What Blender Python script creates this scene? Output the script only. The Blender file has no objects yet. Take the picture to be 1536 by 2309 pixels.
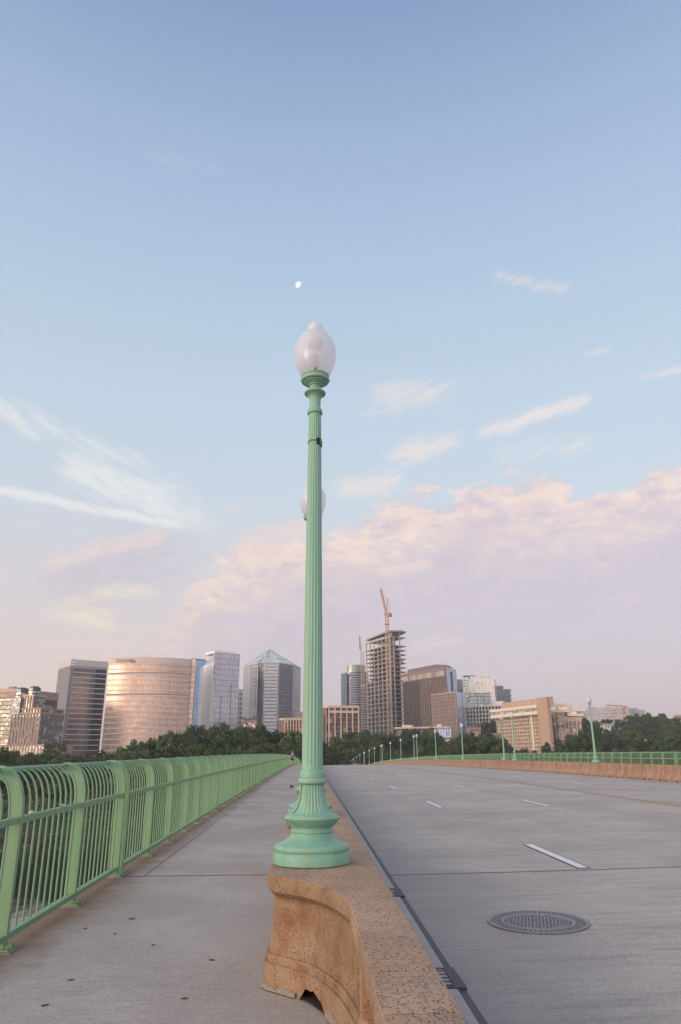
import bpy, bmesh, math, random
from math import sin, cos, pi, radians, floor, sqrt, atan2, exp
from mathutils import Vector, Matrix
random.seed(7)
scene = bpy.context.scene
COL = scene.collection

# ------------------------------------------------------------------ camera
FPX, TH, PSI, ROLL = 1602.885, 0.332655, 0.0441429, -0.0054567
EYE = 1.607
def _axes():
    cp, sp, ct, st = cos(PSI), sin(PSI), cos(TH), sin(TH)
    fwd = Vector((sp*ct, cp*ct, st)); right = Vector((cp, -sp, 0)); up = right.cross(fwd)
    cr, sr = cos(ROLL), sin(ROLL)
    return cr*right + sr*up, -sr*right + cr*up, fwd
RX, UP, FW = _axes()
def ray(x, y):
    return (RX*((x-768)/FPX) - UP*((y-1154.5)/FPX) + FW)
def at(x, y, Y):                       # world point seen at photo pixel x,y standing Y metres ahead
    d = ray(x, y); t = Y/d.y
    return Vector((d.x*t, Y, EYE + d.z*t))
def azel(x, y):
    d = ray(x, y).normalized()
    return math.degrees(atan2(d.x, d.y)), math.degrees(math.asin(d.z))
def zp(Y):                             # long profile of the bridge deck (gentle crest)
    if Y < 0: return 0.00997*Y
    if Y < 330: return 0.009974*Y - 4.8648e-5*Y*Y - 4.2552e-8*Y**3
    z0 = 0.009974*330 - 4.8648e-5*330*330 - 4.2552e-8*330**3
    s0 = 0.009974 - 2*4.8648e-5*330 - 3*4.2552e-8*330*330
    return max(z0 + s0*(Y-330), -8.0)
def zslope(Y): return (zp(Y+.5)-zp(Y-.5))

cam = bpy.data.cameras.new("camera"); camo = bpy.data.objects.new("camera", cam); COL.objects.link(camo)
cam.sensor_fit = 'HORIZONTAL'; cam.sensor_width = 36; cam.lens = 36*FPX/1536
cam.clip_start = .05; cam.clip_end = 20000
M = Matrix((RX, UP, -FW)).transposed().to_4x4(); M.translation = (0, 0, EYE)
camo.matrix_world = M
scene.camera = camo
scene.view_settings.view_transform = 'Standard'; scene.view_settings.look = 'None'
scene.view_settings.exposure = 0.0; scene.view_settings.gamma = 1

# ------------------------------------------------------------------ helpers
def lin(c):
    return tuple(((v/255)/12.92 if v/255 <= .04045 else ((v/255+.055)/1.055)**2.4) for v in c)
def C4(c): return (c[0], c[1], c[2], 1)

class MB:
    """collects shapes, builds ONE mesh object"""
    def __init__(s): s.v = []; s.f = []; s.sm = []
    def add(s, vs, fs, smooth=False):
        o = len(s.v); s.v += [tuple(v) for v in vs]
        for f in fs: s.f.append(tuple(i+o for i in f)); s.sm.append(smooth)
        return s
    def box(s, x0, x1, y0, y1, z0, z1):
        vs = [(x, y, z) for z in (z0, z1) for y in (y0, y1) for x in (x0, x1)]
        return s.add(vs, [(0,2,3,1),(4,5,7,6),(0,1,5,4),(2,6,7,3),(0,4,6,2),(1,3,7,5)])
    def cbox(s, x0, x1, y0, y1, z0, z1, b):   # box with chamfered edges
        bm = bmesh.new()
        vs = [bm.verts.new((x, y, z)) for z in (z0, z1) for y in (y0, y1) for x in (x0, x1)]
        for f in [(0,2,3,1),(4,5,7,6),(0,1,5,4),(2,6,7,3),(0,4,6,2),(1,3,7,5)]: bm.faces.new([vs[i] for i in f])
        bmesh.ops.bevel(bm, geom=bm.edges[:], offset=b, segments=2, affect='EDGES', profile=.6)
        bm.verts.index_update()
        s.add([v.co[:] for v in bm.verts], [[v.index for v in f.verts] for f in bm.faces]); bm.free(); return s
    def bar(s, p, q, w, w2=None):            # square bar from p to q
        p, q = Vector(p), Vector(q); d = q-p
        if d.length < 1e-6: return s
        d.normalize(); a = d.cross(Vector((0,0,1)))
        if a.length < .1: a = d.cross(Vector((1,0,0)))
        a.normalize(); b = d.cross(a); h = w/2; h2 = (w2 or w)/2
        vs = [p+a*h*i+b*h2*j for i, j in ((-1,-1),(1,-1),(1,1),(-1,1))] + [q+a*h*i+b*h2*j for i, j in ((-1,-1),(1,-1),(1,1),(-1,1))]
        return s.add(vs, [(0,3,2,1),(4,5,6,7),(0,1,5,4),(1,2,6,5),(2,3,7,6),(3,0,4,7)])
    def tube(s, pts, r, n=8, cap=True, smooth=True):
        pts = [Vector(p) for p in pts]; rings = []
        rs = r if isinstance(r, (list, tuple)) else [r]*len(pts)
        up = None
        for i, p in enumerate(pts):
            d = (pts[min(i+1, len(pts)-1)] - pts[max(i-1, 0)]).normalized()
            if up is None:
                up = Vector((0,0,1)) if abs(d.z) < .9 else Vector((1,0,0))
            a = d.cross(up)
            if a.length < 1e-4: a = d.orthogonal()
            a.normalize(); b = a.cross(d); up = b
            rings.append([p + a*rs[i]*cos(2*pi*k/n) + b*rs[i]*sin(2*pi*k/n) for k in range(n)])
        vs = [v for r_ in rings for v in r_]; fs = []
        for i in range(len(pts)-1):
            for k in range(n):
                k2 = (k+1) % n; fs.append((i*n+k, i*n+k2, (i+1)*n+k2, (i+1)*n+k))
        s.add(vs, fs, smooth)
        if cap:
            o = len(s.v)-len(vs)
            s.f.append(tuple(o+k for k in reversed(range(n)))); s.sm.append(False)
            s.f.append(tuple(o+(len(pts)-1)*n+k for k in range(n))); s.sm.append(False)
        return s
    def lathe(s, prof, n=48, cx=0, cy=0, flute=None, smooth=True, cap=True):
        """prof: (r,z[,depth]) ; depth>0 cuts flutes (count=flute)"""
        vs = []; fs = []
        for p in prof:
            r, z = p[0], p[1]; dp = p[2] if len(p) > 2 else 0
            for k in range(n):
                a = 2*pi*k/n
                rr = r - dp*(.5-.5*cos(a*flute))**.7 if dp and flute else r
                vs.append((cx+rr*cos(a), cy+rr*sin(a), z))
        for i in range(len(prof)-1):
            for k in range(n):
                k2 = (k+1) % n; fs.append((i*n+k, i*n+k2, (i+1)*n+k2, (i+1)*n+k))
        s.add(vs, fs, smooth)
        if cap:
            o = len(s.v)-len(vs)
            s.f.append(tuple(o+k for k in reversed(range(n)))); s.sm.append(False)
            s.f.append(tuple(o+(len(prof)-1)*n+k for k in range(n))); s.sm.append(False)
        return s
    def prism(s, poly, z0, z1):              # vertical extrusion of a plan polygon (ccw)
        n = len(poly); vs = [(x, y, z0) for x, y in poly] + [(x, y, z1) for x, y in poly]
        fs = [tuple(reversed(range(n))), tuple(range(n, 2*n))] + [(i, (i+1) % n, (i+1) % n+n, i+n) for i in range(n)]
        return s.add(vs, fs)
    def xprism(s, poly, y0, y1):             # section (x,z) extruded along y
        n = len(poly); vs = [(x, y0, z) for x, z in poly] + [(x, y1, z) for x, z in poly]
        fs = [tuple(range(n)), tuple(reversed(range(n, 2*n)))] + [((i+1) % n, i, i+n, (i+1) % n+n) for i in range(n)]
        return s.add(vs, fs)
    def sphere(s, c, rx, ry, rz, n=16, m=10):
        vs = [(c[0], c[1], c[2]-rz)]; fs = []
        for i in range(1, m):
            t = pi*i/m
            for k in range(n): vs.append((c[0]+rx*sin(t)*cos(2*pi*k/n), c[1]+ry*sin(t)*sin(2*pi*k/n), c[2]-rz*cos(t)))
        vs.append((c[0], c[1], c[2]+rz)); L = len(vs)-1
        for k in range(n):
            k2 = (k+1) % n
            fs.append((0, 1+k2, 1+k)); fs.append((L, L-n+k, L-n+k2))
            for i in range(m-2): fs.append((1+i*n+k, 1+i*n+k2, 1+(i+1)*n+k2, 1+(i+1)*n+k))
        return s.add(vs, fs, True)
    def mesh(s, name, mat):
        me = bpy.data.meshes.new(name); me.from_pydata(s.v, [], s.f)
        me.polygons.foreach_set('use_smooth', s.sm)
        if mat: me.materials.append(mat)
        me.update(); return me
    def build(s, name, mat, parent=None):
        return link(name, s.mesh(name, mat), parent)
def link(name, me, parent=None, loc=None, rot=None):
    o = bpy.data.objects.new(name, me); COL.objects.link(o)
    if parent: o.parent = parent
    if loc: o.location = loc
    if rot: o.rotation_euler = rot
    return o
def tag(o, label=None, cat=None, group=None, kind=None):
    if label: o['label'] = label
    if cat: o['category'] = cat
    if group: o['group'] = group
    if kind: o['kind'] = kind
    return o
def thing(name, label, cat, loc=(0,0,0), rz=0, group=None):
    o = bpy.data.objects.new(name, None); COL.objects.link(o); o.location = loc; o.rotation_euler = (0,0,rz)
    o.empty_display_size = .2
    return tag(o, label, cat, group)
KIDS = {}
def copy_tree(o, parent=None):
    c = o.copy(); COL.objects.link(c)
    if parent: c.parent = parent
    for ch in o.children: copy_tree(ch, c)
    return c
def auto_smooth(o, deg=35):
    me = o.data; me.polygons.foreach_set('use_smooth', [True]*len(me.polygons))
    bm = bmesh.new(); bm.from_mesh(me)
    for e in bm.edges:
        e.smooth = not (len(e.link_faces) == 2 and e.calc_face_angle(0) > radians(deg))
    bm.to_mesh(me); bm.free()
    return o

# ------------------------------------------------------------------ node expressions
class X:
    """a scalar socket (or number) with operators that add Math nodes"""
    nt = None
    def __init__(s, v): s.v = v
    @staticmethod
    def m(op, *a, clamp=False):
        n = X.nt.nodes.new('ShaderNodeMath'); n.operation = op; n.use_clamp = clamp
        for i, q in enumerate(a):
            q = q.v if isinstance(q, X) else q
            if isinstance(q, (int, float)): n.inputs[i].default_value = q
            else: X.nt.links.new(q, n.inputs[i])
        return X(n.outputs[0])
    def __add__(s, o): return X.m('ADD', s, o)
    __radd__ = __add__
    def __sub__(s, o): return X.m('SUBTRACT', s, o)
    def __rsub__(s, o): return X.m('SUBTRACT', o, s)
    def __mul__(s, o): return X.m('MULTIPLY', s, o)
    __rmul__ = __mul__
    def __truediv__(s, o): return X.m('DIVIDE', s, o)
    def __neg__(s): return X.m('MULTIPLY', s, -1)
    def clamp(s): return X.m('ADD', s, 0, clamp=True)
    def pw(s, e): return X.m('POWER', s, e)
    def floor(s): return X.m('FLOOR', s)
def smooth(e0, e1, x):
    n = X.nt.nodes.new('ShaderNodeMapRange'); n.interpolation_type = 'SMOOTHSTEP'
    X.nt.links.new(x.v, n.inputs[0]); n.inputs[1].default_value = e0; n.inputs[2].default_value = e1
    n.inputs[3].default_value = 0; n.inputs[4].default_value = 1
    return X(n.outputs[0])
def comb(x, y, z):
    n = X.nt.nodes.new('ShaderNodeCombineXYZ')
    for i, q in enumerate((x, y, z)):
        q = q.v if isinstance(q, X) else q
        if isinstance(q, (int, float)): n.inputs[i].default_value = q
        else: X.nt.links.new(q, n.inputs[i])
    return n.outputs[0]
def noise(vec, scale=1, detail=4, rough=.55, dist=0, dims='3D'):
    n = X.nt.nodes.new('ShaderNodeTexNoise'); n.noise_dimensions = dims
    n.inputs['Scale'].default_value = scale; n.inputs['Detail'].default_value = detail
    n.inputs['Roughness'].default_value = rough; n.inputs['Distortion'].default_value = dist
    X.nt.links.new(vec, n.inputs['Vector']); return X(n.outputs['Fac'])
def voronoi(vec, scale, feat='F1', out='Distance', rnd=1):
    n = X.nt.nodes.new('ShaderNodeTexVoronoi'); n.feature = feat
    n.inputs['Scale'].default_value = scale; n.inputs['Randomness'].default_value = rnd
    X.nt.links.new(vec, n.inputs['Vector']); return n.outputs[out]
def white(vec):
    n = X.nt.nodes.new('ShaderNodeTexWhiteNoise'); X.nt.links.new(vec, n.inputs['Vector']); return n
def mixc(f, a, b, mode='MIX'):
    n = X.nt.nodes.new('ShaderNodeMix'); n.data_type = 'RGBA'; n.blend_type = mode; n.clamp_factor = True
    if isinstance(f, X): X.nt.links.new(f.v, n.inputs[0])
    else: n.inputs[0].default_value = f
    for i, q in ((6, a), (7, b)):
        if isinstance(q, tuple): n.inputs[i].default_value = C4(q)
        else: X.nt.links.new(q, n.inputs[i])
    return n.outputs[2]
def sep(vec):
    n = X.nt.nodes.new('ShaderNodeSeparateXYZ'); X.nt.links.new(vec, n.inputs[0])
    return X(n.outputs[0]), X(n.outputs[1]), X(n.outputs[2])
def ramp(x, stops, interp='LINEAR'):
    n = X.nt.nodes.new('ShaderNodeValToRGB'); cr = n.color_ramp; cr.interpolation = interp
    while len(cr.elements) > 1: cr.elements.remove(cr.elements[-1])
    cr.elements[0].position = stops[0][0]; cr.elements[0].color = C4(stops[0][1])
    for p, c in stops[1:]:
        e = cr.elements.new(p); e.color = C4(c)
    X.nt.links.new(x.v, n.inputs[0]); return n.outputs[0]
def newmat(name):
    m = bpy.data.materials.new(name); m.use_nodes = True; X.nt = m.node_tree
    b = m.node_tree.nodes['Principled BSDF']
    return m, b
def objco():
    n = X.nt.nodes.new('ShaderNodeTexCoord'); return n.outputs['Object']
def geopos():
    n = X.nt.nodes.new('ShaderNodeNewGeometry'); return n.outputs['Position']
def objrand():
    n = X.nt.nodes.new('ShaderNodeObjectInfo'); return X(n.outputs['Random'])
def setc(b, sock, v):
    if isinstance(v, (int, float)): b.inputs[sock].default_value = v
    elif isinstance(v, tuple): b.inputs[sock].default_value = C4(v)
    else: X.nt.links.new(v.v if isinstance(v, X) else v, b.inputs[sock])
def bump(b, h, strength=.3, dist=.01):
    n = X.nt.nodes.new('ShaderNodeBump'); n.inputs['Strength'].default_value = strength; n.inputs['Distance'].default_value = dist
    X.nt.links.new(h.v if isinstance(h, X) else h, n.inputs['Height']); X.nt.links.new(n.outputs[0], b.inputs['Normal'])
def plain(name, col, rough=.7, var=.12, scale=3., metal=0., bmp=0., world=True):
    """painted/plaster/concrete surface with gentle unevenness"""
    m, b = newmat(name); v = geopos() if world else objco()
    n = noise(v, scale, 5, .6); n2 = noise(v, scale*9, 3, .6)
    f = ((n-.5)*var*2 + (n2-.5)*var)+1
    c = mixc(1.0, col, comb(f, f, f), 'MULTIPLY')
    setc(b, 'Base Color', c); setc(b, 'Roughness', rough); setc(b, 'Metallic', metal)
    if bmp: bump(b, n2, bmp, .01)
    return m
# ------------------------------------------------------------------ world, sun
SUN_AZ, SUN_EL = radians(-128), radians(7)
def make_world():
    w = bpy.data.worlds.new("World"); scene.world = w; w.use_nodes = True; nt = w.node_tree; X.nt = nt
    bg = nt.nodes['Background']
    tc = nt.nodes.new('ShaderNodeTexCoord'); d = tc.outputs['Generated']
    x, y, z = sep(d)
    az = X.m('ARCTAN2', x, y)*57.29578
    el = X.m('ARCSINE', X.m('MINIMUM', X.m('MAXIMUM', z, -1), 1))*57.29578
    G = [(0,(228,205,198)),(4,(226,205,202)),(9,(220,205,206)),(14,(213,208,214)),(19,(203,213,224)),(28,(193,210,226)),
         (38,(176,197,222)),(47,(157,180,212)),(54.5,(134,158,198)),(70,(105,134,186)),(90,(88,116,172))]
    base = ramp((el/90).clamp(), [(e/90, lin(c)) for e, c in G])
    # slightly mauve low sky on the right
    mr = smooth(-8, 24, az)*(1-smooth(3, 20, el))
    base = mixc(mr*.75, base, lin((201,187,202)))
    v1 = comb(az*.16, el*.34, 1.7)
    puffs = noise(v1, 1.0, 7, .62, .35)
    puffs2 = noise(comb(az*.42, el*.8, 5.1), 1.0, 5, .6, .3)
    soft = noise(comb(az*.06, el*.13, 9.3), 1.0, 4, .5)
    # ---- the big low bank of cloud on the right: crest height over azimuth
    crest = [(150,1640),(300,1480),(385,1360),(450,1290),(520,1238),(640,1203),(760,1172),(860,1152),(960,1115),(1060,1096),(1200,1082),(1350,1072),(1536,1042)]
    st = []
    for p in crest:
        a, e = azel(*p); st.append(((a+40)/80, (e/40,)*3))
    top = X(ramp(((az+40)/80).clamp(), st))
    wsp = noise(comb(az*.5, el*1.15, 7.7), 1.0, 9, .66, .25)
    hh = top*40 - el + (puffs-.5)*9.0 + (puffs2-.5)*4.0
    m_bank = smooth(-.3, 1.3, hh)*(1-(1-smooth(-18, -8, az))*.6)
    lit = (1-smooth(1.2, 8.5, hh + (puffs2-.5)*9))*smooth(-17, -7, az)
    pf = smooth(.36, .60, puffs2*.55+wsp*.45)
    bankcol = mixc((lit*(.18+pf*.9)).clamp(), lin((204,188,203)), lin((248,219,204)))
    bankcol = mixc((lit*smooth(.54, .66, wsp*.5+puffs2*.5)).clamp()*.75, bankcol, lin((250,231,217)))
    gaps = 1-smooth(.34, .45, wsp*.5+puffs*.5)
    fade_low = 1-(1-smooth(-26, 2, az))*.50*smooth(4, 9, hh)
    col = mixc((m_bank*(1-gaps*.85*lit)*.95*fade_low).clamp(), base, bankcol)
    # faint rosy ripples inside the flat grey part
    rip = smooth(.52, .70, noise(comb(az*.18, el*1.1, 3.3), 1, 6, .6, .5))*m_bank*smooth(3, 7, hh)*(1-smooth(10, 15, hh))
    col = mixc((rip*.35).clamp(), col, lin((228,207,206)))
    # warm strip near the horizon on the left
    wl = (1-smooth(-22, 2, az))*(1-smooth(1, 9, el))
    col = mixc(wl*.55, col, lin((226,206,196)))
    # ---- cirrus: groups of streaks share one fibrous noise, each streak only masks it
    MA = lambda p, q, r: X.m('MULTIPLY_ADD', p, q, r)
    wp = noise(comb(az*.25, el*.25, 20.3), 1, 4, .55)-.5
    def group(col, c, streaks, direction, seed, sc, lo, hi, gain=.36):
        ux, uy = direction; n_ = sqrt(ux*ux+uy*uy); ux, uy = ux/n_, uy/n_
        along = MA(az, ux, el*uy); across = MA(az, -uy, el*ux)
        nn = noise(comb(along*.30*sc, across*1.5*sc, seed), 1, 10, .70, .3)
        tot = None
        for p0, p1, wpx, s, f0, f1 in streaks:
            a0, e0 = azel(*p0); a1, e1 = azel(*p1); L = sqrt((a1-a0)**2+(e1-e0)**2); dx, dy = (a1-a0)/L, (e1-e0)/L
            wd = wpx*57.3/FPX*.85*1.85
            t = MA(az, dx/L, MA(el, dy/L, -(a0*dx+e0*dy)/L))
            q = X.m('ABSOLUTE', MA(wp, 1.0, MA(az, -dy/wd, MA(el, dx/wd, (a0*dy-e0*dx)/wd))))
            m = (1-smooth(0, 1, q))*smooth(0, f0, t)*(1-smooth(1-f1, 1, t))*s
            tot = m if tot is None else X.m('MAXIMUM', tot, m)
        f = smooth(lo-.04, hi+.10, MA(tot, gain, nn-gain*.60))*smooth(.0, .7, tot)*X.m('MINIMUM', MA(tot, .60, .22), .85)
        return mixc(f.clamp(), col, lin(c))
    col = group(col, (203,190,202), [((-40,1365),(560,1195),100,.85,.35,.45),((560,1420),(760,1330),60,.4,.3,.3)], (1,.25), 6.0, .8, .34, .58)
    col = group(col, (236,213,207), [((30,1280),(460,1185),32,.9,.25,.3),((480,1245),(760,1178),44,1.,.25,.2),((360,1350),(700,1232),40,.7,.3,.3),((880,1475),(1090,1428),26,.7,.3,.3),((810,1292),(1010,1266),20,.9,.3,.3),((-60,1440),(520,1475),34,.5,.2,.3),((330,1185),(680,1115),30,.55,.3,.4)], (1,.30), 5.0, 1.1, .38, .58)
    col = group(col, (240,222,205), [((60,1352),(300,1418),34,1.,.3,.3),((90,1352),(430,1325),24,.8,.25,.35)], (1,-.15), 8.0, 1., .38, .6)
    col = group(col, (240,236,234), [((-120,842),(640,1170),40,.66,.05,.55),((-100,845),(160,1026),24,.85,.1,.4),((70,1003),(600,1230),50,1.0,.2,.5),((180,1048),(540,1200),54,.8,.3,.5),((-180,1058),(580,1208),16,1.,.05,.35),((210,308),(640,400),28,.38,.3,.4)], (1,-.47), 3.0, 1., .36, .60)
    col = group(col, (241,227,222), [((1020,1000),(1410,861),22,1.05,.3,.35),((1050,1032),(1420,985),36,.6,.3,.3),((830,1046),(1090,966),34,.95,.35,.4),((700,1122),(970,1054),38,.85,.3,.4),((760,894),(1120,862),50,.75,.35,.4),((790,938),(900,918),13,.7,.3,.3),((1070,606),(1330,666),26,.62,.3,.25),((1300,815),(1400,775),15,.6,.3,.3),((1410,863),(1580,822),14,.7,.3,.3)], (1,.36), 9.0, 1.35, .36, .58)
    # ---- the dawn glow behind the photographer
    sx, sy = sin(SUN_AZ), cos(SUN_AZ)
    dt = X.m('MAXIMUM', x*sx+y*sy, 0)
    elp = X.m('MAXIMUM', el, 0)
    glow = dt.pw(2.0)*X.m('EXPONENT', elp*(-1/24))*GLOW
    wide = smooth(.02, .62, x*sx+y*sy)*SKY_FILL  # broad warm fill added to the sky behind, to brighten the foreground
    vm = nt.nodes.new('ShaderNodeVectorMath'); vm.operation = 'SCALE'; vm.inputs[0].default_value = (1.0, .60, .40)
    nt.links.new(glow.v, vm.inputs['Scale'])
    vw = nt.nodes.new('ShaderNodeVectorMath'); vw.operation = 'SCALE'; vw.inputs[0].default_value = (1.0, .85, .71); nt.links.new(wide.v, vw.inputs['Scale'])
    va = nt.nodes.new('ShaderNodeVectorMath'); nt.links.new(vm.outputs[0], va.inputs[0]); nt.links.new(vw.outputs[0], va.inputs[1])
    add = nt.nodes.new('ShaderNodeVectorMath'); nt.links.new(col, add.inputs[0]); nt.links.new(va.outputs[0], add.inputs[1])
    # real atmosphere on top
    sky = nt.nodes.new('ShaderNodeTexSky'); sky.sky_type = 'NISHITA'; sky.sun_disc = False
    sky.sun_elevation = SUN_EL; sky.sun_rotation = SUN_AZ % (2*pi); sky.dust_density = 2.5
    bg2 = nt.nodes.new('ShaderNodeBackground'); nt.links.new(sky.outputs[0], bg2.inputs[0]); bg2.inputs[1].default_value = .05
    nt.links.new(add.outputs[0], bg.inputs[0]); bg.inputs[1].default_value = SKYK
    ad = nt.nodes.new('ShaderNodeAddShader'); nt.links.new(bg.outputs[0], ad.inputs[0]); nt.links.new(bg2.outputs[0], ad.inputs[1])
    nt.links.new(ad.outputs[0], nt.nodes['World Output'].inputs[0])
    try: w.cycles.sampling_method = 'MANUAL'; w.cycles.sample_map_resolution = 512
    except Exception: pass
GLOW, SKY_FILL, SKYK = .85, 1.4, .92
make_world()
sl = bpy.data.lights.new("sun", 'SUN'); sl.energy = 1.2; sl.angle = radians(12); sl.color = (1, .72, .52)
so = bpy.data.objects.new("sun", sl); COL.objects.link(so)
sdir = Vector((sin(SUN_AZ)*cos(SUN_EL), cos(SUN_AZ)*cos(SUN_EL), sin(SUN_EL)))
so.rotation_euler = sdir.to_track_quat('Z', 'Y').to_euler(); so.location = (-30, -30, 40)

# ------------------------------------------------------------------ materials
def concrete_walk():
    m, b = newmat('walk_concrete'); v = geopos(); x, y, z = sep(v)
    big = noise(v, .55, 5, .6); mid = noise(v, 4, 5, .65); fine = noise(v, 90, 3, .7)
    broom = noise(comb(x*1.2, y*42, 0), 1, 3, .6)
    c = mixc(smooth(.35, .68, big), (.315,.275,.245), (.405,.36,.325))
    c = mixc(smooth(.5, .75, mid)*.35, c, (.27,.245,.235))
    f = (fine-.5)*1.15 + (broom-.5)*.40 + (noise(v, 30, 2, .6)-.5)*.5 + 1
    c = mixc(1., c, comb(f, f, f), 'MULTIPLY')
    # brown dirt washed along the railing foot and against the wall
    st = (1-smooth(-2.42, -1.80, x + (mid-.5)*.7 + (big-.5)*.5)) if True else 0
    c = mixc((st*.92).clamp(), c, (.205,.130,.078))
    st2 = smooth(-.62, -.1, x + (big-.5)*.9)*smooth(.45, .62, big)
    c = mixc(st2*.4, c, (.27,.21,.17))
    pits = X(voronoi(v, 26)); pit = (1-smooth(.05, .14, pits))*smooth(.56, .66, noise(v, 2.3, 2, .5))
    c = mixc(pit*.7, c, (.12,.11,.10))
    setc(b, 'Base Color', c); setc(b, 'Roughness', .85)
    bump(b, fine*.5+broom*.6+mid, .35, .006); return m
def concrete_road():
    m, b = newmat('road_concrete'); v = geopos(); x, y, z = sep(v)
    big = noise(v, .35, 5, .6); mid = noise(comb(x*1.0, y*4.5, 0), 1, 6, .65); fine = noise(v, 75, 3, .75)
    tine = noise(comb(x*.8, y*38, 3), 1, 3, .65); tine2 = noise(comb(x*.25, y*7, 7), 1, 4, .6)
    grit = noise(v, 28, 3, .75)
    c = mixc(smooth(.3, .7, big), (.315,.28,.25), (.41,.367,.328))
    c = mixc(smooth(.47, .72, mid)*.55, c, (.245,.222,.218))
    f = (fine-.5)*1.2 + (tine-.5)*.8 + (tine2-.5)*.45 + (grit-.5)*.8 + 1
    c = mixc(1., c, comb(f, f, f), 'MULTIPLY')
    wheel = noise(comb(x*.55, y*.03, 2), 1, 3, .5)
    c = mixc(smooth(.45, .7, wheel)*.28, c, (.22,.20,.205))
    gut = 1-smooth(1.3, 3.0, x + (big-.5)*1.6)
    c = mixc(gut*.38, c, (.20,.185,.19))
    sand = smooth(19.4, 20.6, x + (mid-.5)*1.2)
    c = mixc(sand*.55, c, (.24,.18,.14))
    setc(b, 'Base Color', c); setc(b, 'Roughness', .8)
    bump(b, tine*.8+fine*.5+grit*.5, .35, .006); return m
def aggregate(name, light, base, dark, stain=0., dens=.5, vert=False):
    m, b = newmat(name); v = geopos(); x, y, z = sep(v)
    big = noise(v, 2.2, 5, .6); fine = noise(v, 120, 3, .7)
    c = mixc(smooth(.35, .65, big), base, light)
    vn = X.nt.nodes.new('ShaderNodeTexVoronoi'); vn.inputs['Scale'].default_value = 82; X.nt.links.new(v, vn.inputs['Vector'])
    r, g, bb = sep(vn.outputs['Color']); d = X(vn.outputs['Distance']); clump = noise(v, 7, 3, .6)
    speck = (1-smooth(.34, .58, d))*smooth(1-dens*.62, 1-dens*.62+.05, r + (clump-.5)*.9)
    c = mixc(speck*.85, c, dark)
    pale = (1-smooth(.28, .45, d))*smooth(.76, .82, g)
    c = mixc(pale*.28, c, (.60,.47,.37))
    pit = X(voronoi(v, 34)); pm = (1-smooth(.10, .26, pit + (fine-.5)*.2))*smooth(.46, .60, noise(v, 6, 3, .6))
    c = mixc(pm*.8, c, (.085,.06,.045))
    f = (fine-.5)*.55+1; c = mixc(1., c, comb(f, f, f), 'MULTIPLY')
    if stain:
        s = smooth(.47, .64, noise(comb(x*4.2, y*4.2, z*3.8) if not vert else comb(x*.5, y*2.6, z*.5), 1, 6, .68))
        c = mixc(s*stain, c, (.20,.075,.026))
    setc(b, 'Base Color', c); setc(b, 'Roughness', .85)
    bump(b, d*.6+fine*.5-pm*.8, .5, .006); return m
def green_paint(name, c0, c1, rough, streakc, wear=.5):
    m, b = newmat(name); v = geopos(); x, y, z = sep(v)
    n = noise(comb(x*9, y*9, z*.7), 1, 5, .6); f = noise(v, 45, 3, .6)
    c = mixc(smooth(.35, .65, n), c0, c1)
    c = mixc(smooth(.55, .72, noise(comb(x*14, y*14, z*.35), 1, 4, .6))*wear, c, streakc)
    k = (f-.5)*.16+1; c = mixc(1., c, comb(k, k, k), 'MULTIPLY')
    chip = smooth(.66, .70, noise(v, 38, 4, .7))*smooth(.50, .62, noise(v, 3.1, 3, .6))
    c = mixc(chip*.75, c, (.13,.075,.04))
    setc(b, 'Base Color', c); setc(b, 'Roughness', rough); b.inputs['Specular IOR Level'].default_value = .4
    bump(b, f, .08, .002); return m
MAT = {}
MAT['walk'] = concrete_walk(); MAT['road'] = concrete_road()
MAT['coping'] = aggregate('coping_stone', (.40,.265,.18), (.315,.20,.128), (.075,.06,.05), 0, .85)
MAT['pedestal'] = aggregate('pedestal_stone', (.305,.193,.118), (.245,.147,.083), (.09,.06,.04), .66, .42)
MAT['wall'] = aggregate('wall_stone', (.38,.23,.135), (.32,.185,.10), (.11,.07,.05), .35, .35)
MAT['barrier'] = aggregate('barrier_stone', (.34,.222,.158), (.275,.174,.12), (.12,.08,.06), .55, .3, True)
MAT['lamp'] = green_paint('lamp_paint', (.180,.352,.266), (.21,.392,.296), .42, (.25,.33,.19), .75)
MAT['fence'] = green_paint('fence_paint', (.18,.325,.19), (.215,.37,.22), .5, (.20,.285,.13), .5)
MAT['strip'] = plain('gutter_concrete', (.37,.345,.33), .85, .16, 5, bmp=.3)
MAT['tar'] = plain('tar_sealant', (.085,.08,.085), .7, .2, 6)
MAT['white_paint'] = plain('lane_paint', (.66,.64,.65), .7, .16, 14)
MAT['yellow_paint'] = plain('centre_paint', (.46,.27,.12), .8, .3, 4)
MAT['iron'] = plain('cast_iron', (.25,.225,.235), .55, .2, 18, .3, .3)
MAT['iron_dark'] = plain('grate_iron', (.07,.065,.075), .6, .2, 18, .3, .3)
MAT['pit'] = plain('void_shade', (.012,.012,.014), .9, .1, 5)  # shade inside drains, manhole and barrier holes put into a near-black colour
MAT['mortar'] = plain('rough_mortar', (.27,.215,.18), .95, .3, 18, bmp=.6)
MAT['gap_shade'] = plain('crevice_shade', (.026,.018,.013), .95, .4, 30, bmp=.6)  # darkness of the hollow and barrier gaps put into a deep brown
MAT['rust'] = plain('rusty_bolt', (.12,.05,.03), .8, .3, 60)
MAT['black'] = plain('black_plastic', (.012,.012,.014), .45, .1, 20)
MAT['wirem'] = plain('dark_wire', (.05,.07,.05), .6, .1, 20)
MAT['label'] = plain('yellow_sticker', (.75,.50,.22), .5, .1, 20)
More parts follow.
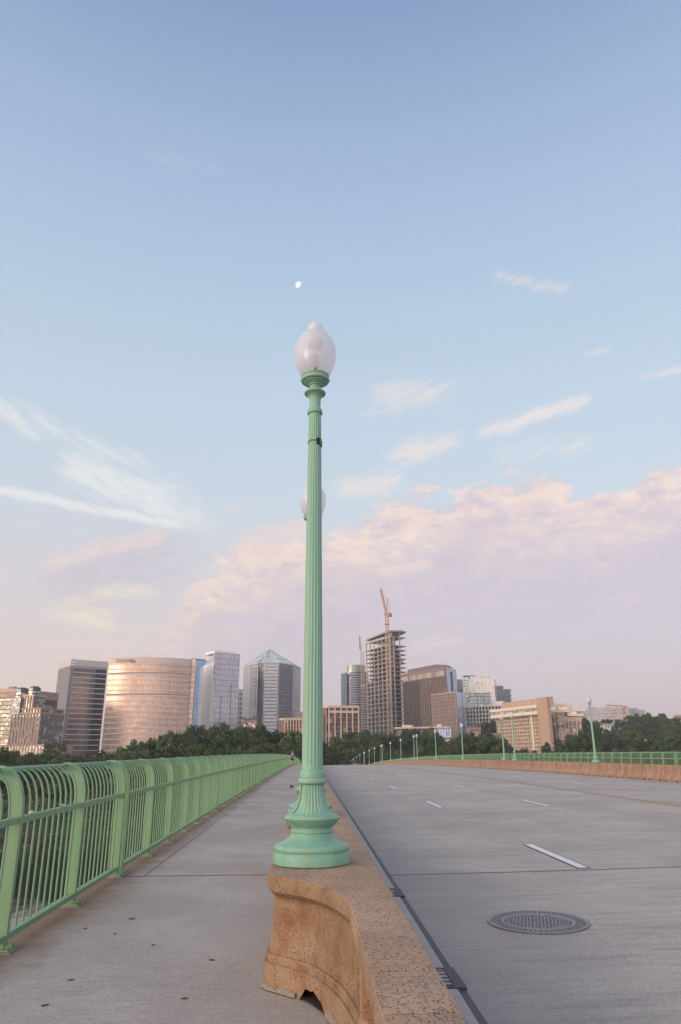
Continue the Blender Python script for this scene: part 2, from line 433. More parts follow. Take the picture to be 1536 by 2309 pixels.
# ------------------------------------------------------------------ bridge deck, carriageway, walkways
SW = .13                                  # walkway level above the deck datum
def rz(x):
    P = [(-3,-.15),(.5,-.15),(1.2,-.15),(4.1,-.113),(7.35,-.045),(11,-.03),(14.1,-.07),(20.5,-.12),(26,-.12)]
    for (a, za), (b, zb) in zip(P, P[1:]):
        if x <= b: return za + (zb-za)*(x-a)/(b-a)
    return -.12
def sheet(name, xs, zf, y0, y1, step, mat, dz=0., parent=None):
    mb = MB(); n = len(xs); ys = []; y = y0
    while y < y1-1e-6: ys.append(y); y += step if y < 40 else step*2
    ys.append(y1)
    vs = [(x, yy, zf(x)+zp(yy)+dz) for yy in ys for x in xs]
    fs = [(i*n+k, i*n+k+1, (i+1)*n+k+1, (i+1)*n+k) for i in range(len(ys)-1) for k in range(n-1)]
    mb.add(vs, fs, True); return mb.build(name, mat, parent)
def sweep(mb, sec, y0, y1, step=4., zoff=0):
    n = len(sec); ys = [y0]
    while ys[-1] < y1-1e-6: ys.append(min(ys[-1]+step, y1))
    vs = [(x, y, z+zp(y)+zoff) for y in ys for x, z in sec]
    fs = [(i*n+(k+1) % n, i*n+k, (i+1)*n+k, (i+1)*n+(k+1) % n) for i in range(len(ys)-1) for k in range(n)]
    fs += [tuple(range(n)), tuple(reversed(range((len(ys)-1)*n, len(ys)*n)))]
    return mb.add(vs, fs)
DECK1 = 360
mb = MB(); sweep(mb, [(-2.53,-.2),(-2.53,-1.5),(23.5,-1.5),(23.5,-.2)], -40, DECK1)
for k in range(0, 7):                      # piers and arch ribs under the deck
    y = 20+k*62
    mb.box(-1.5, 22.5, y-2.5, y+2.5, -30, zp(y)-1.4)
    for xx in (-1.5, 20.5):
        for j in range(12):
            a0, a1 = pi*j/12, pi*(j+1)/12
            q = [(y+31-29*cos(a), zp(y)-19+16.6*sin(a)) for a in (a0, a1)]
            mb.bar((xx+1, q[0][0], q[0][1]), (xx+1, q[1][0], q[1][1]), 2, 1.6)
tag(mb.build('bridge_deck', MAT['strip']), kind='structure')
road_xs = [.4, 1.2, 2.6, 4.1, 5.7, 7.35, 9, 11, 12.5, 14.1, 17, 20.7]
tag(sheet('road', road_xs, rz, -12, DECK1, 2, MAT['road']), kind='structure')
tag(sheet('walkway', [-2.51, -2.0, -1, .3], lambda x: SW, -12, DECK1, 2, MAT['walk']), kind='structure')
tag(sheet('far_walkway', [21.2, 22.5, 23.46], lambda x: SW, -12, DECK1, 2, MAT['walk']), kind='structure')
mb = MB(); sweep(mb, [(-2.51,SW-.001),(-2.51,-.2),(-2.49,-.2),(-2.49,SW-.001)], -12, DECK1); sweep(mb, [(23.44,SW-.001),(23.44,-.2),(23.46,-.2),(23.46,SW-.001)], -12, DECK1)
tag(mb.build('walkway_edge', MAT['strip']), kind='structure')
# pale gutter strip with the dark sealed joint beside it
mb = MB(); sweep(mb, [(.5,-.16),(1.155,-.16),(1.155,-.135),(.5,-.13)][::-1], -6, 200, 4); tag(mb.build('kerb_strip', MAT['strip']), kind='structure')
tag(sheet('road_sealant', [1.157, 1.222], rz, -6, 200, 4, MAT['tar'], .004), kind='structure')
# joints across road and walkway
mb = MB()
for i, y in enumerate((-2., 9.92, 19.1, 28.9, 38.9, 49, 59, 69, 80, 91)):
    w = .012 if i != 1 else .014
    vs = [(x, y+s, SW+zp(y)+.003) for x in (-2.5, .25) for s in (-w, w)]; mb.add(vs, [(0,2,3,1)])
vs = []; 
for y0, y1 in ((9.93, 28.8),):             # long joint 0.35 m off the railing
    n = 10
    for i in range(n):
        a, b_ = y0+(y1-y0)*i/n, y0+(y1-y0)*(i+1)/n
        mb.add([(-2.035, a, SW+zp(a)+.003), (-2.022, a, SW+zp(a)+.003), (-2.022, b_, SW+zp(b_)+.003), (-2.035, b_, SW+zp(b_)+.003)], [(0,1,2,3)])
tag(mb.build('walkway_joints', MAT['tar']), kind='structure')
mb = MB()
for i, y in enumerate((11.62, 21.4, 31.6, 41.8, 52, 62.3, 83)):
    w = (.016, .012, .014, .014, .02, .02, .03)[i]
    for xa, xb in zip(road_xs[1:-1], road_xs[2:]):
        if i in (1, 3) and xa > 7: continue
        mb.add([(xa, y-w, rz(xa)+zp(y)+.004), (xb, y-w, rz(xb)+zp(y)+.004), (xb, y+w, rz(xb)+zp(y)+.004), (xa, y+w, rz(xa)+zp(y)+.004)], [(0,1,2,3)])
tag(mb.build('road_joints', MAT['tar']), kind='structure')
# lane markings: white dashes edged in black, and the worn double yellow line
mw = MB(); mk = MB(); my = MB()
def quad(mb, x0, x1, y0, y1, dz):
    n = max(1, int((y1-y0)/6))
    for i in range(n):
        a, b_ = y0+(y1-y0)*i/n, y0+(y1-y0)*(i+1)/n
        mb.add([(x, y, rz(x)+zp(y)+dz) for x, y in ((x0,a),(x1,a),(x1,b_),(x0,b_))], [(0,1,2,3)])
for X0, Y0, n, w in ((4.11, 11.8, 20, .15), (7.31, 11.15, 20, .15), (14.14, 13.0, 18, .15), (17.87, 14.3, 18, .15)):
    for i in range(-1, n):
        y = Y0+12.192*i
        if y < -3: continue
        quad(mw, X0, X0+w, y, y+2.85, .008)
        if X0 < 8: quad(mk, X0-.035, X0+w+.035, y-.03, y+2.85, .004)
for s in (0, .24): quad(my, 11.02+s, 11.14+s, 2, 260, .006)
tag(mk.build('road_marking_edges', MAT['tar']), kind='structure'); tag(mw.build('lane_markings', MAT['white_paint']), kind='structure'); tag(my.build('centre_line', MAT['yellow_paint']), kind='structure')

# ------------------------------------------------------------------ manhole and drains
def manhole(x, y, R):
    z = rz(x)+zp(y)+.004
    t = thing('manhole_cover', 'round cast iron manhole cover with a lattice lid set in the near lane', 'manhole', (x, y, z))
    t.rotation_euler = (zslope(y), -atan2(.0113, 1), 0)
    MB().lathe([(R*.985, .0005), (0.001, .0005)], 64, smooth=False, cap=False).build('pit', MAT['pit'], t)
    f = MB(); f.lathe([(R, 0), (R, .012), (R*.93, .012), (R*.92, .002)], 64, smooth=False, cap=False)
    f.lathe([(R*.74, .001), (R*.735, .010), (R*.66, .010), (R*.65, .001)], 64, smooth=False, cap=False)
    n = 54
    for r0, r1 in ((.918, .875), (.835, .795), (.755, .738)): f.lathe([(R*r0, .009), (R*r1, .009)], 64, smooth=False, cap=False)
    for i in range(n):
        a = 2*pi*i/n; da = .034
        for r0, r1, o in ((.735, .80, 0), (.79, .84, .5), (.83, .88, 0), (.87, .92, .5)):
            aa = a + o*2*pi/n
            f.add([(R*r*cos(aa+s), R*r*sin(aa+s), .009) for r, s in ((r0,-da),(r1,-da),(r1,da),(r0,da))], [(0,1,2,3)])
    f.build('frame', MAT['iron'], t)
    l = MB(); RL = R*.62
    l.lathe([(R*.63, .001), (R*.628, .008), (R*.555, .008), (R*.55, .001)], 64, smooth=False, cap=False)
    k = -RL
    while k < RL:
        h = sqrt(max(RL*RL-k*k, 0))*.92
        for c, s in ((cos(.5), sin(.5)), (cos(.5+pi/2), sin(.5+pi/2))):
            p0 = (c*-h - s*k, s*-h + c*k); p1 = (c*h - s*k, s*h + c*k)
            l.bar((p0[0], p0[1], .005), (p1[0], p1[1], .005), .021, .006)
        k += .052
    l.build('lid', MAT['iron'], t)
manhole(2.44, 8.43, .525)
def drain(x0, x1, y0, y1, label):
    yc = (y0+y1)/2; t = thing('drain_grate', label, 'drain', (x0, y0, -.133+zp(yc)), 0, 'road drains beside the wall')
    w, l = x1-x0, y1-y0
    MB().box(0, w-.06, 0, l, -.02, -.016+.012).build('pit', MAT['pit'], t)
    f = MB(); f.box(w-.09, w, -.03, l+.03, -.03, .006); f.box(-.02, w-.09, l, l+.03, -.03, .006); f.box(-.02, w-.09, -.03, 0, -.03, .006)
    f.box(-.04, -.02, -.03, l+.03, -.03, .006); f.build('frame', MAT['iron_dark'], t)
    b = MB(); n = 5
    for i in range(n): yy = l*(i+.5)/n; b.box(-.02, w-.09, yy-.012, yy+.012, -.02, -.001+.004)
    b.build('grate', MAT['iron_dark'], t)
drain(.99, 1.23, 6.33, 6.82, 'nearer iron drain grate beside the wall foot'); drain(.99, 1.22, 9.95, 10.45, 'farther iron drain grate beside the wall foot')

# ------------------------------------------------------------------ dividing wall with lamp pedestals
WY0, WY1 = -4, 300
LEFT_LAMPS = [6.0, 10.25, 32.3, 53.7, 75.2, 79.3, 100.8, 122.2, 143.6, 147.8, 169, 190.6, 212, 216.2]
wall = thing('dividing_wall', 'long tan stone wall between walkway and road with aggregate coping', 'wall', (0, 0, 0))
mb = MB(); sweep(mb, [(.40,-.1),(.40,.66),(.475,.66),(.475,-.1)][::-1], WY0, WY1, 4)
sweep(mb, [(.265,-.1),(.265,.30),(.285,.345),(.295,.36),(.41,.365),(.41,-.1)][::-1], WY0, WY1, 4)          # moulded foot
sweep(mb, [(.275,.60),(.275,.668),(.41,.668),(.41,.57)][::-1], WY0, WY1, 4)            # band under the coping
sweep(mb, [(.47,-.15),(.56,-.15),(.50,.1),(.47,.1)][::-1], WY0, WY1, 4)
for y in [-1.5, .4, 2.2, 4.16]: mb.box(.272, .41, y-.09, y+.09, .36+zp(y), .60+zp(y))
for Y in LEFT_LAMPS[1:]: mb.box(.272, .41, Y-1.9, Y-1.7, .36+zp(Y), .60+zp(Y))
mb.build('wall_body', MAT['wall'], wall)
seams = [-2.2, -1.1, 0., 1.0, 2.05, 2.72, 3.19, 4.02, 8.05, 8.85]
y = 8.85
while y < 60: y += 1.1; seams.append(y)
for i in range(len(seams)-1):
    a, b_ = seams[i], seams[i+1]
    if i > 0 and i % 1 == 0:
        c = MB().cbox(.243, .512, a+.004, b_-.004, .668, .79, .014)
        o = MB(); o.add([(v[0]+random.uniform(-.0015,.0015), v[1], v[2]+zp(v[1])) for v in c.v], c.f, True)
        ob = o.build('coping_block', MAT['coping'], wall); auto_smooth(ob, 40)
mb = MB(); sweep(mb, [(.243,.668),(.243,.78),(.253,.79),(.502,.79),(.512,.78),(.512,.668)][::-1], seams[-1]+.004, WY1, 6); mb.build('coping', MAT['coping'], wall)

CAP = [(.262,4.27),(.252,4.40),(.236,4.52),(.205,4.68),(.15,4.87),(.085,5.03),(.02,5.16),(-.10,5.29),(-.175,5.36),(-.225,5.41),(-.258,5.47),(-.275,5.56)]
def densify(pts, n):
    out = []
    for i in range(len(pts)-1):
        p0 = pts[max(i-1,0)]; p1 = pts[i]; p2 = pts[i+1]; p3 = pts[min(i+2,len(pts)-1)]
        for k in range(n):
            t = k/n
            out.append(tuple(.5*((2*p1[j])+(-p0[j]+p2[j])*t+(2*p0[j]-5*p1[j]+4*p2[j]-p3[j])*t*t+(-p0[j]+3*p1[j]-3*p2[j]+p3[j])*t**3) for j in (0,1)))
    return out+[pts[-1]]
half = densify([(x, y-6.0) for x, y in CAP], 4)
OUT = [(.345, half[0][1]-.02)] + half + [(x, -y) for x, y in reversed(half)] + [(.345, .02-half[0][1])]
def offset(pts, d, base=False):
    res = []
    for i, p in enumerate(pts):
        a = pts[max(i-1,0)]; b_ = pts[min(i+1,len(pts)-1)]
        tx, ty = b_[0]-a[0], b_[1]-a[1]; L = sqrt(tx*tx+ty*ty)
        nx, ny = -ty/L, tx/L            # travelling +y with outside on -x side
        k = min(1, min(i, len(pts)-1-i)/4)
        if base: w = .22+.78*max(0, min(1, (-.28-p[1])/.25)); d_ = -.037+(d+.037)*w
        else: d_ = d
        res.append((p[0]+nx*d_*k, p[1]+ny*d_*k))
    return res
LEV = [(SW-.03,.034),(.15,.033),(.266,.027),(.278,.022),(.2785,.009),(.318,.008),(.328,.003),(.3285,-.011),(.372,-.013),(.386,-.019),(.395,-.030),(.405,-.036),(.46,-.037),(.575,-.037),(.612,-.038),(.63,-.045),(.645,-.057),(.658,-.051),(.670,-.029),(.686,-.011),(.698,0),(.765,0),(.781,-.004),(.7906,-.016)]
def pedestal(y0, hole=False):
    mb = MB(); vs = []; n = len(OUT)
    for li, (z, d) in enumerate(LEV):
        for i, p in enumerate(offset(OUT, d, z < .41)):
            zz = z; x, y = p
            if hole and z < .27 and -.035 < x < .118 and y < -.6:
                u = (x+.035)/.153
                top = SW + .082*(1-abs(2*u-.9)**3)*max(0, min(1, 1.1)) + random.uniform(-.012,.012)
                zz = max(z, min(top, .262)) if u > 0 else z
            vs.append((x, y, zz+zp(y0+y)-zp(y0)))
    fs = [(li*n+i+1, li*n+i, (li+1)*n+i, (li+1)*n+i+1) for li in range(len(LEV)-1) for i in range(n-1)]
    top = (len(LEV)-1)*n; fs.append(tuple(top+i for i in reversed(range(n))))
    mb.add(vs, fs, True)
    me = mb.mesh('lamp_pedestal', MAT['pedestal']); me.materials.append(MAT['coping']); me.polygons[len(me.polygons)-1].material_index = 1; o = link('lamp_pedestal', me, wall, (0, y0, zp(y0))); auto_smooth(o, 20)
    if hole:
        s = MB()                                   # broken void at the foot, with crumbling mortar rim
        po = offset(OUT, .010); pf = offset(OUT, .036); pi_ = offset(OUT, -.055)
        idx = [i for i, p in enumerate(po) if -.07 < p[0] < .15 and p[1] < -.5]
        for a, b_ in zip(idx, idx[1:]):
            s.add([(pi_[a][0], pi_[a][1], SW-.02), (pi_[b_][0], pi_[b_][1], SW-.02), (pi_[b_][0], pi_[b_][1], .25), (pi_[a][0], pi_[a][1], .25)], [(0,1,2,3)])
            s.add([(pf[a][0], pf[a][1], SW+.004), (pf[b_][0], pf[b_][1], SW+.004), (pi_[b_][0], pi_[b_][1], SW+.012), (pi_[a][0], pi_[a][1], SW+.012)], [(0,1,2,3)])
            s.add([(po[a][0], po[a][1], .233), (po[b_][0], po[b_][1], .233), (pi_[b_][0], pi_[b_][1], .233), (pi_[a][0], pi_[a][1], .233)], [(0,1,2,3)])
        s.build('broken_hollow', MAT['gap_shade'], o)
        r = MB(); run = []
        A_, B_ = offset(OUT, .033, True), offset(OUT, .062, True)
        def flush():
            if len(run) > 1:
                vs = []; fs = []
                for k, (i, h, w) in enumerate(run):
                    a, e = Vector((*A_[i], 0)), Vector((*B_[i], 0)); q = a+(e-a)*w
                    vs += [(a.x, a.y, SW+h), (a.x+(q.x-a.x)*.55, a.y+(q.y-a.y)*.55, SW+h*.8), (q.x, q.y, SW+.001)]
                for k in range(len(run)-1): o = k*3; fs += [(o+3,o,o+1,o+4), (o+4,o+1,o+2,o+5)]
                r.add(vs, fs, False)
            run.clear()
        for i, p in enumerate(A_):
            if p[1] > .2 or p[0] > .26 or (-.035 < p[0] < .118 and p[1] < 0): flush(); continue
            run.append((i, (lambda q: .014+.026*q)(.5+.5*sin(i*.9)*cos(i*.37+1)+random.uniform(-.2,.2)), random.uniform(.5,.9)))
        flush()
        r.build('mortar_skirt', MAT['mortar'], o)
    return o
pedestal(LEFT_LAMPS[0], True)
p2 = pedestal(LEFT_LAMPS[1])
for Y in LEFT_LAMPS[2:]:
    c = p2.copy(); COL.objects.link(c); c.parent = wall; c.location = (0, Y, zp(Y))

# ------------------------------------------------------------------ street lamps
def globe_mat():
    m, b = newmat('frosted_globe'); nt = m.node_tree
    tr = nt.nodes.new('ShaderNodeBsdfTransparent'); tl = nt.nodes.new('ShaderNodeBsdfTranslucent'); df = nt.nodes.new('ShaderNodeBsdfDiffuse'); gl = nt.nodes.new('ShaderNodeBsdfGlossy')
    tr.inputs[0].default_value = (.93,.92,.95,1); tl.inputs[0].default_value = (.93,.94,.99,1); df.inputs[0].default_value = (.86,.87,.92,1); gl.inputs['Roughness'].default_value = .28
    def mx(a, b_, f):
        n = nt.nodes.new('ShaderNodeMixShader'); n.inputs[0].default_value = f; nt.links.new(a.outputs[0], n.inputs[1]); nt.links.new(b_.outputs[0], n.inputs[2]); return n
    s = mx(tl, df, .40); s = mx(tr, s, .68); s = mx(s, gl, .06)
    v = objco(); x, y, z = sep(v); n1 = noise(comb(x*60, y*60, z*25), 1, 3, .6)
    bn = nt.nodes.new('ShaderNodeBump'); bn.inputs['Strength'].default_value = .25; bn.inputs['Distance'].default_value = .004; nt.links.new(n1.v, bn.inputs['Height'])
    for q in (df, gl, tl): nt.links.new(bn.outputs[0], q.inputs['Normal'])
    nt.links.new(s.outputs[0], nt.nodes['Material Output'].inputs[0]); return m
MAT['globe'] = globe_mat()
MAT['reflector'] = plain('lamp_reflector', (.35,.34,.35), .4, .1, 10, .6)
def lamp_meshes(hi=True):
    R = {}
    n = 96 if hi else 16; q = lambda k: k if hi else 16
    p = [(.294,0),(.297,.004),(.297,.070),(.294,.076),(.285,.080),(.284,.086),(.290,.094),(.2925,.106),(.290,.120),(.280,.130),(.262,.137),(.254,.138),(.250,.141),(.222,.152),(.200,.164),(.180,.180),(.166,.197),(.160,.208),(.158,.212),(.163,.216),(.165,.224),(.163,.233),(.158,.238),(.1585,.25)]
    R['base'] = MB().lathe(p, n).mesh('base', MAT['lamp'])
    b = [(.150,.236),(.158,.250,0),(.172,.262,.0025),(.190,.280,.003),(.207,.298,.0025),(.2155,.310,.001),(.2175,.316,0),(.214,.323,0),(.206,.327,0),(.204,.332,0),(.200,.334,0),(.198,.339,0),(.188,.342,0),(.17,.343,0)]
    R['bowl'] = MB().lathe(b, q(192), flute=48 if hi else None).mesh('bowl', MAT['lamp'])
    fl = [(.178,.340,0),(.172,.345,.002),(.158,.356,.006),(.143,.370,.007),(.131,.386,.007),(.121,.404,.007),(.112,.428,.007),(.105,.455,.007),(.099,.485,.007),(.095,.515,.0065),(.0925,.545,.006),(.0915,.555,.004),(.0912,.562,0)]
    R['flared_base'] = MB().lathe(fl, q(224), flute=28 if hi else None).mesh('flared_base', MAT['lamp'])
    c = [(.09,.558),(.1,.560),(.110,.566),(.1145,.577),(.1145,.588),(.110,.598),(.103,.604),(.0975,.606),(.0975,.611),(.100,.613),(.100,.648),(.0985,.653),(.092,.657),(.088,.662),(.084,.664)]
    R['collar'] = MB().lathe(c, n).mesh('collar', MAT['lamp'])
    def rs(z): t = (z-.66)/(3.80-.66); return .0842 - (.0842-.0575)*(t**1.12)
    s = [(rs(.66),.66,0),(rs(.68),.675,0),(rs(.69),.69,.0035),(rs(.72),.715,.0055)] + [(rs(z),z,.0058-.0018*(z/3.8)) for z in (1.2,1.8,2.4,3.0,3.5,3.74)] + [(rs(3.77),3.765,.002),(rs(3.78),3.78,0),(rs(3.80),3.80,0)]
    R['shaft'] = MB().lathe(s, q(216), flute=18 if hi else None).mesh('shaft', MAT['lamp'])
    k = [(.057,3.79),(.066,3.794),(.0715,3.803),(.0715,3.815),(.068,3.822),(.069,3.828),(.066,3.838),(.057,3.844),(.0535,3.850),(.0525,3.88,.001),(.0525,3.92,.002),(.054,3.945,.003),(.058,3.965,.003),(.066,3.982,.003),(.078,3.996,.003),(.090,4.004,.001),(.0985,4.008,0),(.101,4.016,0),(.098,4.024,0),(.090,4.030,0),(.074,4.040,0),(.06,4.052,0),(.054,4.062,0),(.053,4.09,0)]
    R['capital'] = MB().lathe(k, q(160), flute=20 if hi else None).mesh('capital', MAT['lamp'])
    f = [(.052,4.085),(.056,4.090),(.066,4.094),(.068,4.102),(.082,4.108),(.088,4.116),(.104,4.122),(.108,4.130),(.124,4.136),(.131,4.142),(.1325,4.150),(.1325,4.168),(.128,4.178),(.132,4.186),(.134,4.192),(.133,4.200),(.122,4.202),(.05,4.20)]
    ft = MB().lathe(f, n)
    R['globe_holder'] = ft.mesh('globe_holder', MAT['lamp'])
    R['set_screw'] = MB().lathe([(.001,.118),(.004,.118),(.004,.150),(.008,.151),(.008,.160),(.001,.161)], 8).mesh('set_screw', MAT['wirem'])
    g = [(.122,4.198),(.136,4.215),(.152,4.245),(.168,4.28),(.182,4.32),(.192,4.36),(.198,4.40),(.1995,4.44),(.1985,4.475),(.194,4.51),(.185,4.545),(.172,4.578),(.155,4.606),(.138,4.628),(.124,4.640),(.117,4.643),(.116,4.650),(.107,4.657),(.092,4.664),(.078,4.671),(.071,4.678)]
    R['globe'] = MB().lathe(g, n, cap=False).mesh('globe', MAT['globe'])
    h = [(.068,4.677),(.070,4.682),(.0765,4.694),(.079,4.712),(.0785,4.733),(.074,4.748),(.064,4.760),(.052,4.766),(.041,4.768),(.0385,4.772),(.038,4.784),(.033,4.793),(.020,4.799),(.002,4.801)]
    R['finial'] = MB().lathe(h, n, cap=False).mesh('finial', MAT['globe'])
    i_ = MB().lathe([(.022,4.2),(.022,4.26),(.030,4.28),(.034,4.34),(.030,4.40),(.018,4.44),(.002,4.45)], 24).lathe([(.03,4.50),(.075,4.53),(.07,4.58),(.04,4.60),(.001,4.605)], 24)
    R['bulb'] = i_.mesh('bulb', MAT['reflector'])
    return R
HI = lamp_meshes(True); LO = lamp_meshes(False)
def lamp(loc, label, group, parts):
    t = thing('street_lamp', label, 'street lamp', loc, random.uniform(0, 6.28) if parts is LO else 0, group)
    fin = None
    for k, me in parts.items():
        if parts is LO and k in ('set_screw', 'bulb'): continue
        if k == 'set_screw':
            for a in (.5, 2.6, 4.7): link(k, me, hold, (0, 0, 4.190), (0, pi/2-.06, a))
            continue
        par = t
        o = link(k, me, par)
        if k == 'globe': gl = o
        if k == 'globe_holder': hold = o
        if k in ('finial',): o.parent = gl
        if parts is HI and k not in ('globe', 'finial', 'bulb', 'set_screw') and not o.data.get('_s'): auto_smooth(o, 36); o.data['_s'] = 1
    return t
LG = 'green fluted lamps on the left wall'
L_lab = ['tall green fluted lamp nearest the camera, on the curved stone pedestal', 'green fluted lamp directly behind the nearest one, mostly hidden by its shaft']
for i, Y in enumerate(LEFT_LAMPS):
    lamp((.03, Y, .7925+zp(Y)), L_lab[i] if i < 2 else 'distant green lamp on the left wall hidden behind the nearest lamp', LG, HI if i < 2 else LO)
s_, p_ = 21.4328, 4.1393
RL = [(0,0),(1,0),(1,1),(2,1),(3,1),(4,1),(4,2),(5,2),(6,2),(7,2),(7,3),(8,3),(9,3),(10,3),(10,4),(11,4),(12,4),(13,4),(13,5),(14,5)]
R_lab = ['nearest green lamp on the right barrier, standing right of the beige gridded building',
 'right lamp of the pair standing in front of the beige gridded building', 'left lamp of the pair standing in front of the beige gridded building',
 'single green lamp before the round tree left of the beige gridded building', 'single green lamp below the low glassy podium, left of a round tree',
 'right lamp of the pair standing below the flat beige canopy roof', 'left lamp of the pair standing below the flat beige canopy roof',
 'single green lamp below the right corner of the unfinished concrete tower', 'single green lamp below the foot of the orange crane',
 'right lamp of the small pair left of the lamp below the crane', 'left lamp of the small pair left of the lamp below the crane',
 'small lamp where the right railing sinks behind the road crest', 'first lamp left of where the right railing sinks away',
 'right lamp of the tiny pair whose posts rise from behind the crest', 'left lamp of the tiny pair whose posts rise from behind the crest',
 'tiny lamp above the small red car on the crest', 'tiny lamp at the right end of the dark car', 'right globe of the pair just above the dark car roof',
 'left globe of the pair just above the dark car roof', 'farthest tiny lamp at the left end of the dark car roof']
for (n, m), lb in zip(RL, R_lab):
    Y = 53.987+n*s_+m*p_
    lamp((20.9, Y, .7885+zp(Y)), lb, 'green lamps along the right barrier', LO if Y > 60 else HI)
near_lamp = [o for o in COL.objects if o.name.startswith('flared_base')][0]
sm = MB(); pts = [(.0935,.556),(.0955,.52),(.100,.485),(.107,.452),(.115,.425),(.124,.402),(.134,.386),(.146,.372),(.160,.360),(.172,.351)]
sm.tube([(r*cos(3.62), r*sin(3.62), z) for r, z in pts], .0026, 6); sm.build('door_seam', MAT['rust'], near_lamp)
# strap with a sticker on the nearest lamp
t = thing('strap_tag', 'black tag with a yellow sticker strapped round the nearest lamp shaft', 'tag', (.03, 6.0, .7925+zp(6)+3.50))
zz = [.0, .006, .012, .006, .014, .02, .012, .0, -.006, -.012, -.01, -.004]
w = MB(); w.tube([(.0635*cos(2*pi*i/12+pi), .0635*sin(2*pi*i/12+pi), zz[i % 12]) for i in range(13)], .0035, 6, False); w.build('strap', MAT['wirem'], t)
a0 = -1.5
def arc_plate(r, a0, a1, z0, z1, n=8, th=.006):
    mb = MB(); vs = []
    for i in range(n+1):
        a = a0+(a1-a0)*i/n; dz = -.010*i/n
        for rr in (r, r+th):
            for z in (z0+dz, z1+dz): vs.append((rr*cos(a), rr*sin(a), z))
    fs = []
    for i in range(n):
        o = i*4; fs += [(o+2,o+6,o+7,o+3), (o,o+1,o+5,o+4), (o+1,o+3,o+7,o+5), (o,o+4,o+6,o+2)]
    fs += [(0,2,3,1), (n*4,n*4+1,n*4+3,n*4+2)]
    return mb.add(vs, fs)
arc_plate(.0605, -1.25, .55, -.030, .034).build('tag_body', MAT['black'], t)
st = arc_plate(.0670, -.62, .30, -.022, .022, 8, .001).build('sticker', MAT['label'], t)
ch = MB()
for a, zt in ((-.5, .012), (-.38, .0), (-.22, .012), (-.08, -.002), (.05, .010)):
    ch.bar((.0687*cos(a), .0687*sin(a), zt-.022), (.0687*cos(a+.05), .0687*sin(a+.05), zt+.004), .005, .002)
ch.build('sticker_print', MAT['black'], st)

